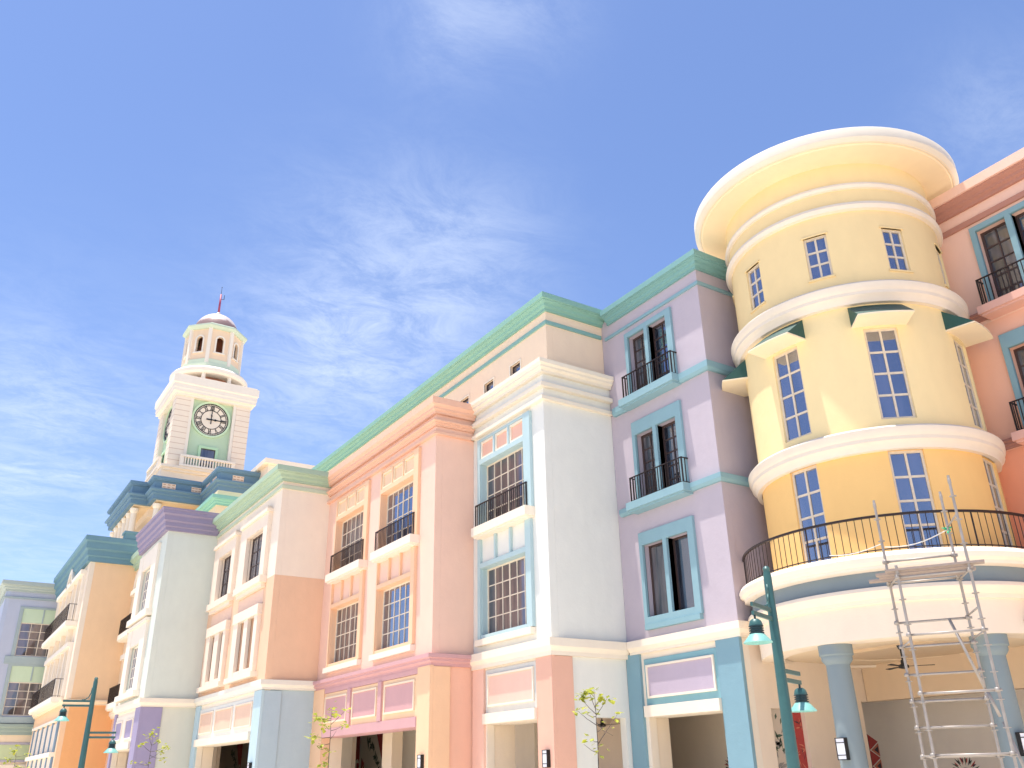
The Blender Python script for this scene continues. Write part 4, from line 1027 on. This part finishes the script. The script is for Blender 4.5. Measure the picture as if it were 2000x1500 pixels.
for base in (-11.3, -5.8, -.3):
    for zb, zt, ft in ((14.27, 16.97, 17.15), (10.2, 12.87, 13.34), (6.3, 8.7, 9.1)):
        mb = MB(); a, b, c_, d_ = base, base + .94, base + 1.12, base + 2.06
        F.box(mb, a - .17, a, zb, ft, -.1, .02); F.box(mb, d_, d_ + .17, zb, ft, -.1, .02); F.box(mb, a, d_, zt, ft, -.1, .02); F.box(mb, b, c_, zb, zt, -.1, .3)
        mb.build('window_surround', RBL, sa)
    for z in (13.95, 9.88):
        s = slab(F, base - .35, base + 2.4, z, z + .32, .55, BRN2, sa); railing(F, base - .22, base + 2.27, z + .32, z + 1.26, -.38, s, dback=-.02, gap=.12)
course([(-18.28, 25), (3, 25)], [(-.04, 17.88), (.1, 17.88), (.1, 18.0), (.2, 18.05), (.2, 18.14), (.34, 18.22), (.34, 18.29), (-.04, 18.29)], BRN, sa)
course([(-18.28, 25), (3, 25)], P_simple(.42, 18.29, 18.62), SA, sa)
course([(-18.28, 25), (3, 25)], P_simple(.08, 17.3, 17.48), BRN, sa, 'string_course')
for z in (14.02, 9.93): course([(-18.28, 25), (3, 25)], P_step(z, z + .28, .15), BRN, sa, 'string_course')
mb = MB(); mb.box(-18.3, 3, 25.31, 33, 17.6, 17.8); mb.box(-18.3, 3, 33, 33.3, 0, 18); mb.build('roof', CREAM, sa)
mb = MB(); mb.box(-22.5, 3, 25.31, 27.45, 3.66, 3.9); mb.build('arcade_ceiling', plaster((214, 192, 168)), sa)
mb = MB(); mb.box(-22.5, 3, 27.45, 27.7, 0, 3.66); mb.build('arcade_back_wall', plaster((236, 224, 216)), sa)
mb = MB(); mb.box(-15.55, -14.7, 27.43, 27.46, 0, 2.06); mb.build('door', plaster((180, 168, 160)), sa)
# soffit under balcony between the walls
mb = MB(); mb.lathe(TX, TY, [(3.29, 4.56), (2.1, 4.56), (2.08, 4.66), (0, 4.66)], 64); mb.build('soffit', plaster((234, 210, 180)), rt)
mb = MB(); mb.box(-18.28, -8, 22.0, 24.98, 4.58, 4.8); mb.build('soffit', plaster((222, 194, 162)), rt)

# ================================================================ MURALS (painted motifs on arcade walls)
RED = paint((.46, .06, .05), .8, 0, 'red mural paint', True); GRN = paint((.10, .14, .09), .8, 0, 'olive mural paint', True); DKM = paint((.05, .04, .05), .8, 0, 'dark mural paint', True); ORM = paint((.62, .20, .12), .8, 0, 'orange mural paint', True)
def flat(parent, name, mat, face, polys, d=-.004, th=.003):
    mb = MB()
    for poly in polys:
        i = len(mb.v); n = len(poly)
        mb.v += [face.p(u, z, d) for u, z in poly] + [face.p(u, z, d + th) for u, z in poly]
        mb.f.append(list(range(i, i + n))); mb.f.append(list(range(i + 2 * n - 1, i + n - 1, -1)))
        for k in range(n): mb.f.append([i + k, i + (k + 1) % n, i + n + (k + 1) % n, i + n + k])
    mb.sm = [False] * len(mb.f)
    return mb.build(name, mat, parent)
def tri_strip(face, u, ztop, w, h, n, label, extra=None):
    r = thing('mural_strip', label, 'mural', Vector(face.p(u, 0, 0)))
    z = ztop; P = [(u, ztop)]; polys = []
    for k in range(n):
        polys.append([(u, z), (u + w, z - h / 2), (u, z - h)]); z -= h
    flat(r, 'triangle', RED, face, polys, d=-.005)
    z = ztop; p2 = []; p3 = []
    for k in range(n - 1):
        c = z - h
        p2.append([(u + w * 1.02, c + h * .42), (u + w * .18, c), (u + w * 1.02, c - h * .42)])
        p3.append([(u + w * .95, c + h * .22), (u + w * .5, c), (u + w * .95, c - h * .22)])
        z -= h
    flat(r, 'triangle', ORM, face, p2, d=-.011)
    flat(r, 'triangle', DKM, face, p3, d=-.017)
    flat(r, 'border', DKM, face, [[(u - .05, ztop + .06), (u, ztop), (u, ztop - h * n), (u - .05, ztop - h * n)]], d=-.004)
    return r
def burst(face, u, z, R, label, n=22, half=True):
    r = thing('mural_firework', label, 'mural', Vector(face.p(u, 0, 0)), 'painted fireworks on arcade walls')
    for mi, mat in enumerate((RED, GRN, DKM)):
        polys = []
        for k in range(n):
            if k % 3 != mi: continue
            a = radians(-20 + 220 * k / (n - 1)) if half else 2 * pi * k / n
            for (ra, rb, w) in ((.42 + .1 * (k % 2), .98 - .12 * (k % 2), .055), (.12, .3, .03)):
                ca, sa_ = cos(a), sin(a); e = .18 * (1 if k % 2 else -1)
                ca2, sa2 = cos(a + e * .3), sin(a + e * .3)
                polys.append([(u + R * ra * ca, z + R * ra * sa_), (u + R * (ra + rb) / 2 * ca2 - R * w * sa_, z + R * (ra + rb) / 2 * sa2 + R * w * ca), (u + R * rb * ca, z + R * rb * sa_), (u + R * (ra + rb) / 2 * ca2 + R * w * sa_, z + R * (ra + rb) / 2 * sa2 - R * w * ca)])
        flat(r, 'motif', mat, face, polys, d=-.004 - mi * .001)
    return r
BW = Face('F', 27.45)
tri_strip(BW, -20.3, 2.66, .36, .5, 5, 'red zigzag triangle strip painted on grey arcade wall under the tower')
burst(BW, -17.0, 1.42, .52, 'painted firework on grey wall behind the scaffold')
burst(BW, -13.2, 3.3, .5, 'painted firework high on grey wall at the right edge', half=False)
BL_ = Face('F', 23.4)
burst(BL_, -22.75, 1.72, .42, 'painted firework inside the lilac building arcade')
mr_ = thing('painted_mural', 'tall red painted mural with olive leaves in the wall niche behind the teal lamp post', 'mural', (-18.44, 21.3, 0))
flat(mr_, 'red_field', RED, NICHE, [[(21.22, 0.0), (21.995, 0.0), (21.995, 3.2), (21.22, 3.2)]], d=-.004)
rnd = random.Random(3)
def shards(n, u0, u1, lmin, lmax, w, z1=3.1):
    out = []
    for k in range(n):
        l_ = rnd.uniform(lmin, lmax); u = rnd.uniform(u0 + .03, u1 - .03); z = rnd.uniform(.1, z1); a = rnd.random() * pi
        q = [(u - cos(a) * l_, z - sin(a) * l_), (u - sin(a) * w, z + cos(a) * w), (u + cos(a) * l_, z + sin(a) * l_), (u + sin(a) * w, z - cos(a) * w)]
        out.append([(min(u1, max(u0, x)), y) for x, y in q])
    return out
flat(mr_, 'line_work', ORM, NICHE, shards(40, 21.24, 21.98, .06, .2, .02), d=-.009)
flat(mr_, 'dark_line_work', DKM, NICHE, shards(22, 21.24, 21.98, .06, .18, .012), d=-.013)
flat(mr_, 'leaves', GRN, NICHE, shards(34, 20.62, 21.2, .08, .16, .045), d=-.005)
flat(mr_, 'grey_leaves', paint((.30, .27, .24), .8, 0, 'grey mural paint', True), NICHE, shards(20, 20.62, 21.2, .08, .18, .05), d=-.009)
def leaf_mural(face, u, label, zt=3.3):
    r = thing('mural_garland', label, 'mural', Vector(face.p(u, 0, 0)))
    a_, b2 = [], []
    for k in range(34):
        s = k / 33; x = u - 1.9 + s * 1.5; z = zt - 1.3 * s ** 1.5 + rnd.uniform(-.22, .22); a = rnd.random() * pi; l_ = .17
        a_.append([(x - cos(a) * l_, z - sin(a) * l_), (x - sin(a) * .05, z + cos(a) * .05), (x + cos(a) * l_, z + sin(a) * l_), (x + sin(a) * .05, z - cos(a) * .05)])
    flat(r, 'leaves', GRN, face, a_, d=-.012)
    b2 = [[(u - .9, zt + .4), (u + .3, zt + .4), (u + .3, zt - 1.0), (u + .1, zt - .8), (u - .15, zt - .9), (u - .5, zt - .3)], [(u, zt - 1.0), (u + .3, zt - 1.0), (u + .3, .2), (u - .03, .2)]]
    flat(r, 'red_field', RED, face, b2, d=-.005)
PB = Face('F', 19.4)
leaf_mural(PB, -44.9, 'olive leaf garland and red banner painted behind the pink arcade, left one')
leaf_mural(PB, -41.75, 'olive leaf garland and red banner painted behind the pink arcade, right one')
tri_strip(PB, -44.3, 2.5, .35, .5, 4, 'left of two red triangle strips painted behind the pink arcade')
tri_strip(PB, -40.3, 2.5, .35, .5, 4, 'right of two red triangle strips painted behind the pink arcade')
leaf_mural(Face('F', 16.9), -56.6, 'olive leaf garland painted inside the sky blue arcade')

# ================================================================ SCONCES
def sconce(loc, rot, label):
    r = thing('wall_lamp', label, 'wall lamp', loc, 'black framed wall lamps on the arcade piers'); r.rotation_euler = (0, 0, rot)
    def bb(nm, mat, boxes):
        mb = MB()
        for b in boxes: mb.box(*b)
        me = mb.build(nm, mat); me.parent = r; return me
    bb('back_plate', DARK, [(-.13, .13, -.03, .0, -.25, .25)])
    bb('diffuser', FROST, [(-.11, .11, -.12, -.03, -.23, .23)])
    bb('frame', DARK, [(-.13, -.11, -.13, -.03, -.25, .25), (.11, .13, -.13, -.03, -.25, .25), (-.13, .13, -.13, -.03, .23, .25), (-.13, .13, -.13, -.03, -.25, -.23), (-.13, .13, -.128, -.121, .13, .15), (-.13, .13, -.128, -.121, -.15, -.13)])
sconce((-23.68, 16.5, 2.04), 0, 'black framed wall lamp on the salmon pier of the white building')
sconce((-28.72, 14.8, 2.04), 0, 'black framed wall lamp on the orange pier of the pink building')
sconce((-39.85, 12.4, 2.04), 0, 'black framed wall lamp on the sky blue pier')
for th, lb in ((5.0, 'black framed wall lamp on the left grey-blue column'), (65.5, 'black framed wall lamp on the right grey-blue column behind scaffold')):
    t = radians(th); sconce((TX + 3.83 * sin(t), TY - 3.83 * cos(t), 2.04), radians(th), lb)

# ================================================================ CEILING FANS
def fan(loc, drop, rot, label, L=.75):
    r = thing('ceiling_fan', label, 'ceiling fan', loc, 'black ceiling fans in the arcade'); r.rotation_euler = (0, 0, rot)
    def put(mb, nm): o = mb.build(nm, DARK); o.parent = r; return o
    mb = MB(); mb.tube((0, 0, 0), (0, 0, -drop), .022, .022, 8); mb.lathe(0, 0, [(0, 0), (.09, 0), (.05, -.1), (0, -.1)], 16); put(mb, 'rod')
    mb = MB(); mb.lathe(0, 0, [(0, -drop + .14), (.05, -drop + .13), (.06, -drop + .03), (.13, -drop), (.13, -drop - .07), (.05, -drop - .09), (0, -drop - .09)], 20); put(mb, 'motor')
    for k in range(3):
        t = 2 * pi * k / 3; mb = MB(); q = []
        for z in (-drop - .035, -drop - .022):
            for a, b in ((.1, -.02), (L, -.06), (L, .05), (.1, .02)): q.append((cos(t) * a - sin(t) * b, sin(t) * a + cos(t) * b, z + (b * .15)))
        mb.quadbox(q); put(mb, 'blade')
fan((-14.5, 21.6, 4.56), .5, radians(38), 'black ceiling fan under the round tower balcony')
fan((-25.75, 20.3, 3.72), .55, radians(0), 'black ceiling fan inside the white building arcade', .95)

# ================================================================ STREET LAMPS
def lamp(loc, ang, label):
    r = thing('street_lamp', label, 'street lamp', loc, 'teal street lamps along the pavement'); r.rotation_euler = (0, 0, ang)
    def put(mb, nm, mat, par=None): o = mb.build(nm, mat); o.parent = par or r; return o
    mb = MB(); mb.lathe(0, 0, [(0, 0), (.2, 0), (.2, .08), (.14, .16), (.105, .5), (.062, 4.4), (.05, 4.47), (.06, 4.5), (.035, 4.54), (0, 4.55)], 20); put(mb, 'pole', LAMPG)
    for sg, zt in ((-1, 3.86), (1, 2.98)):
        mb = MB()
        for z in (zt, zt - .13): mb.box(min(sg * .05, sg * .80), max(sg * .05, sg * .80), -.02, .02, z - .035, z + .025)
        a = put(mb, 'arm', LAMPG)
        if sg < 0:
            mb = MB(); pts = [(-.06, 4.25), (-.075, 4.1), (-.12, 3.97), (-.2, 3.9), (-.3, 3.885)]
            for p0, p1 in zip(pts, pts[1:]): mb.tube((p0[0], 0, p0[1]), (p1[0], 0, p1[1]), .016, .016, 6)
            put(mb, 'brace', LAMPG, a)
        x = sg * .74; z0 = zt - .56     # rim height
        mb = MB(); mb.tube((x, 0, zt - .13), (x, 0, z0 + .33), .018, .018, 8); put(mb, 'hanger', LAMPD, a)
        mb = MB(); mb.lathe(x, 0, [(0, z0 + .345), (.05, z0 + .34), (.085, z0 + .31), (.1, z0 + .26), (.1, z0 + .24)], 20); put(mb, 'cap', LAMPS if False else LAMPG, a)
        mb = MB()
        for q in range(4): zq = z0 + .13 + q * .032; mb.lathe(x, 0, [(.07, zq), (.108, zq + .004), (.108, zq + .016), (.07, zq + .022)], 20)
        mb.lathe(x, 0, [(.085, z0 + .12), (.085, z0 + .26)], 20); put(mb, 'cooling_rings', LAMPD, a)
        s = MB(); s.lathe(x, 0, [(.085, z0 + .135), (.11, z0 + .12), (.205, z0 + .01), (.21, z0), (.203, z0 - .004), (.2, z0 + .003), (.1, z0 + .11)], 28); put(s, 'lamp_shade', LAMPS, a)
        s = MB(); s.lathe(x, 0, [(0, z0 + .02), (.07, z0 + .03), (.13, z0 + .045)], 20); put(s, 'diffuser', FROST, a)
    mb = MB(); mb.tube((.09, 0, 1.9), (.16, 0, 1.95), .02, .02, 6); mb.tube((.16, 0, 1.95), (.16, 0, 1.7), .018, .018, 6); put(mb, 'bracket', LAMPG)
D = 14.3; a = radians(-40.78); lamp((D * sin(a), D * cos(a), 0), radians(90 + 20.5), 'teal street lamp standing before the round tower balcony')
D = 30.5; a = radians(-81.75); lamp((D * sin(a), D * cos(a), 0), radians(90 - 8), 'teal street lamp standing before the orange wall at left')

# ================================================================ SCAFFOLD
import math as _mm
sc = thing('scaffold_tower', 'rusty galvanised tube scaffold tower with planks leaning at the round tower balcony', 'scaffold', (-10.7, 17.4, 0))
def pol(D, az): a = radians(az); return Vector((D * sin(a), D * cos(a), 0))
AL, AR, BL2, BR = pol(21, -33.75), pol(21, -29.96), pol(19.8, -33.22), pol(19.8, -29.31)
def up_(p, z): return Vector((p.x, p.y, z))
for p, zt in ((AL, 7.2), (AR, 7.2), (BL2, 5.45), (BR, 7.2)):
    mb = MB(); mb.tube(up_(p, .02), up_(p, zt), .029, .029, 10)
    z = .25
    while z < zt:
        mb.lathe(p.x, p.y, [(.028, z - .009), (.072, z - .006), (.072, z + .006), (.028, z + .009)], 12); z += .5
    mb.lathe(p.x, p.y, [(.03, zt - .18), (.036, zt - .17), (.036, zt - .08), (.03, zt - .07)], 10)
    mb.lathe(p.x, p.y, [(.0, 0.01), (.07, .01), (.07, .03), (.0, .03)], 10)
    mb.build('standard', STEEL, sc)
ext = lambda a, b, e: (a + (a - b).normalized() * e, b + (b - a).normalized() * e)
for z in (1.79, 2.34, 2.85, 3.38, 3.95, 4.45, 5.3, 5.78):
    a, b = ext(up_(AL, z), up_(AR, z), .07); mb = MB(); mb.tube(a, b, .025, .025, 8)
    for p in (AL, AR): mb.tube(up_(p, z - .035) + Vector((.0, -.03, 0)), up_(p, z + .045) + Vector((.0, -.03, 0)), .045, .042, 6)
    mb.build('ledger', STEEL, sc)
for z in (1.80, 2.92, 4.04, 5.2):
    a, b = ext(up_(BL2, z), up_(BR, z), .07); mb = MB(); mb.tube(a, b, .025, .025, 8)
    for p in (BL2, BR): mb.tube(up_(p, z - .035) + Vector((.0, -.03, 0)), up_(p, z + .045) + Vector((.0, -.03, 0)), .045, .042, 6)
    mb.build('ledger', STEEL, sc)
for z, ss in ((1.80, 'LR'), (3.95, 'L'), (2.9, ''), (4.03, 'R'), (5.25, 'LR'), (4.5, 'R'), (6.4, 'R')):
    for s_ in ss:
        a, b = (AL, BL2) if s_ == 'L' else (AR, BR)
        mb = MB(); mb.tube(up_(a, z), up_(b, z - .02), .02, .02, 8); mb.build('transom', STEEL, sc)
for p0, p1 in (((-10.40, 17.33, 4.35), (-10.08, 17.51, 2.96)), ((-10.06, 17.50, 2.96), (-9.95, 17.57, 2.46)), ((-9.92, 17.59, 2.37), (-9.66, 17.74, .9))):
    mb = MB(); mb.tube(Vector(p0), Vector(p1), .03, .03, 8); mb.build('diagonal_brace', STEEL, sc)
for k, (off, sh) in enumerate(((.15, -.12), (.42, .05), (.69, -.05), (.95, .1))):
    a0 = AL.lerp(BL2, off); b0 = AR.lerp(BR, off); dv = (b0 - a0).normalized(); nv = Vector((-dv.y, dv.x, 0)) * .115
    a0 = a0 - dv * (.32 - sh); b0 = b0 + dv * (.2 + sh); z = 5.33 + (k % 2) * .006
    mb = MB(); mb.quadbox([up_(a0 - nv, z), up_(b0 - nv, z), up_(b0 + nv, z), up_(a0 + nv, z), up_(a0 - nv, z + .045), up_(b0 - nv, z + .045), up_(b0 + nv, z + .045), up_(a0 + nv, z + .045)])
    mb.build('plank', WOOD, sc)
# ropes tying the scaffold to the railing
ROPE = paint((.75, .72, .66), .9, 0, 'rope', True); GT = paint((.05, .45, .20), .7, 0, 'green tape', True)
def rope(p0, p1, sag, nm, mat, r=.012):
    mb = MB(); n = 8; pts = [p0.lerp(p1, k / n) - Vector((0, 0, sag * sin(pi * k / n))) for k in range(n + 1)]
    for q0, q1 in zip(pts, pts[1:]): mb.tube(q0, q1, r, r, 5)
    return mb.build(nm, mat, sc)
tb = radians(33); tq = Vector((TX + 4.13 * sin(tb), TY - 4.13 * cos(tb), 6.62))
tb2 = radians(14); tq2 = Vector((TX + 4.13 * sin(tb2), TY - 4.13 * cos(tb2), 6.6))
rope(up_(AR, 6.35), tq, .12, 'rope', ROPE); rope(up_(AL, 6.2), tq2, .08, 'rope', ROPE)
mb = MB()
for k in range(9):
    a = up_(AR, 6.34) + Vector((rnd.uniform(-.07, .07), rnd.uniform(-.07, .07), rnd.uniform(-.06, .06))); mb.tube(a, a + Vector((rnd.uniform(-.08, .08), rnd.uniform(-.08, .08), rnd.uniform(-.06, .06))), .02, .012, 5)
mb.build('tape', GT, sc)

# ================================================================ SAPLINGS
BARK = paint((.13, .10, .08), .85, 0, 'sapling bark', True)
m, nt_, b_ = newmat('young leaf'); nn = nt_.nodes; ll = nt_.links
t = nn.new('ShaderNodeTexCoord'); no = nn.new('ShaderNodeTexNoise'); no.inputs['Scale'].default_value = 7; ll.new(t.outputs['Object'], no.inputs['Vector'])
crr = nn.new('ShaderNodeValToRGB'); ll.new(no.outputs['Fac'], crr.inputs[0]); crr.color_ramp.elements[0].color = (.22, .27, .03, 1); crr.color_ramp.elements[1].color = (.52, .52, .06, 1)
crr.color_ramp.elements[0].position = .35; crr.color_ramp.elements[1].position = .65
ll.new(crr.outputs[0], b_.inputs['Base Color']); b_.inputs['Roughness'].default_value = .55
tr = nn.new('ShaderNodeBsdfTranslucent'); ll.new(crr.outputs[0], tr.inputs[0]); mxs = nn.new('ShaderNodeMixShader'); mxs.inputs[0].default_value = .4
ll.new(b_.outputs[0], mxs.inputs[1]); ll.new(tr.outputs[0], mxs.inputs[2]); ll.new(mxs.outputs[0], nn['Material Output'].inputs[0]); LEAF = m
def sapling(D, az, h, label, branches, seed, dens=1.0):
    """branches: (height, sideways reach, rise, leaves) sideways as seen from the street"""
    R_ = random.Random(seed); a = radians(az); r = thing('young_tree', label, 'tree', (D * sin(a), D * cos(a), 0), 'staked young trees on the pavement')
    side = Vector((cos(a), -sin(a), 0)); back = Vector((sin(a), cos(a), 0))
    tk = MB(); lfm = MB(); pts = []
    lean = R_.uniform(-.04, .04)
    n = 10
    for k in range(n + 1):
        s = k / n; pts.append(side * (lean * sin(s * 3) + R_.uniform(-.008, .008)) + Vector((0, 0, h * s)))
    for k in range(n): tk.tube(pts[k], pts[k + 1], .022 * (1 - .85 * k / n), .022 * (1 - .85 * (k + 1) / n), 6)
    def leaf(c):
        L_ = R_.uniform(.085, .14); d = Vector((R_.uniform(-1, 1), R_.uniform(-1, 1), R_.uniform(-.7, .3))).normalized(); w = d.cross(Vector((R_.uniform(-.4, .4), R_.uniform(-.4, .4), 1))).normalized() * L_ * .45
        i = len(lfm.v); mid = c + d * L_ * .5 + Vector((0, 0, .008))
        lfm.v += [tuple(c), tuple(mid + w), tuple(c + d * L_), tuple(mid - w), tuple(mid + Vector((0, 0, -.012)))]
        lfm.f += [[i, i + 1, i + 4], [i + 1, i + 2, i + 4], [i + 2, i + 3, i + 4], [i + 3, i, i + 4]]; lfm.sm += [False] * 4
    def cluster(c, k, sp=.06):
        for _ in range(int(k * 1.7)): leaf(c + Vector((R_.gauss(0, sp), R_.gauss(0, sp), R_.gauss(0, sp * .8))))
    for (bh, sx, rise, nl) in branches:
        st = side * (lean * sin(bh / h * 3)) + Vector((0, 0, bh)); en = st + side * sx + back * R_.uniform(-.2, .2) + Vector((0, 0, rise))
        mid = (st + en) / 2 + Vector((0, 0, -.03)) + side * (-sx * .05)
        tk.tube(st, mid, .008, .006, 5); tk.tube(mid, en, .006, .003, 5); cluster(en, nl)
    cluster(Vector(pts[-1]), 5)
    o = tk.build('trunk', BARK); o.parent = r
    o = lfm.build('foliage', LEAF); o.parent = r
sapling(18, -52.12, 3.10, 'thin young tree with sparse yellow-green leaves before the white building',
        [(2.65, -.28, .30, 11), (2.62, .24, .32, 8), (2.75, -.1, .3, 8), (2.8, .12, .16, 9), (2.45, -.36, .28, 5), (2.1, .42, .55, 3), (2.6, -.2, .06, 4), (2.15, -.12, .06, 3), (2.05, .02, 0, 5), (2.32, .14, .12, 2), (1.95, -.26, .16, 0), (2.75, .0, .0, 3), (2.5, .3, -.25, 0)], 5)
sapling(24, -68.28, 3.25, 'thin young tree with sparse yellow-green leaves before the rose arcade frieze',
        [(3.0, -.36, .0, 12), (2.95, -.18, .05, 12), (3.05, .1, .02, 6), (2.7, .34, .14, 7), (2.75, -.12, .04, 8), (2.55, -.4, .02, 9), (2.4, -.28, .0, 5), (2.85, .36, .35, 4), (2.25, -.06, .0, 8), (1.95, -.08, .03, 8), (2.5, .15, .2, 0)], 11)
sapling(33, -78.3, 3.1, 'round-leaved young tree before the pale blue side wall of the violet pier building',
        [(2.5, -.3, .25, 9), (2.7, -.12, .3, 10), (2.7, .2, .15, 10), (2.5, .45, .15, 12), (2.3, .3, .2, 8), (2.1, -.45, .1, 5), (2.1, -.1, .1, 4), (1.8, .1, .1, 3), (2.4, .38, -.1, 5)], 17)
sapling(42, -85.05, 3.0, 'small yellow-leaved young tree at the far left before the lavender building',
        [(2.6, -.1, .2, 12), (2.4, -.25, .1, 9), (2.3, .1, -.05, 10), (2.0, .2, .05, 8), (2.6, .4, .1, 3), (2.3, .35, -.1, 2)], 23)
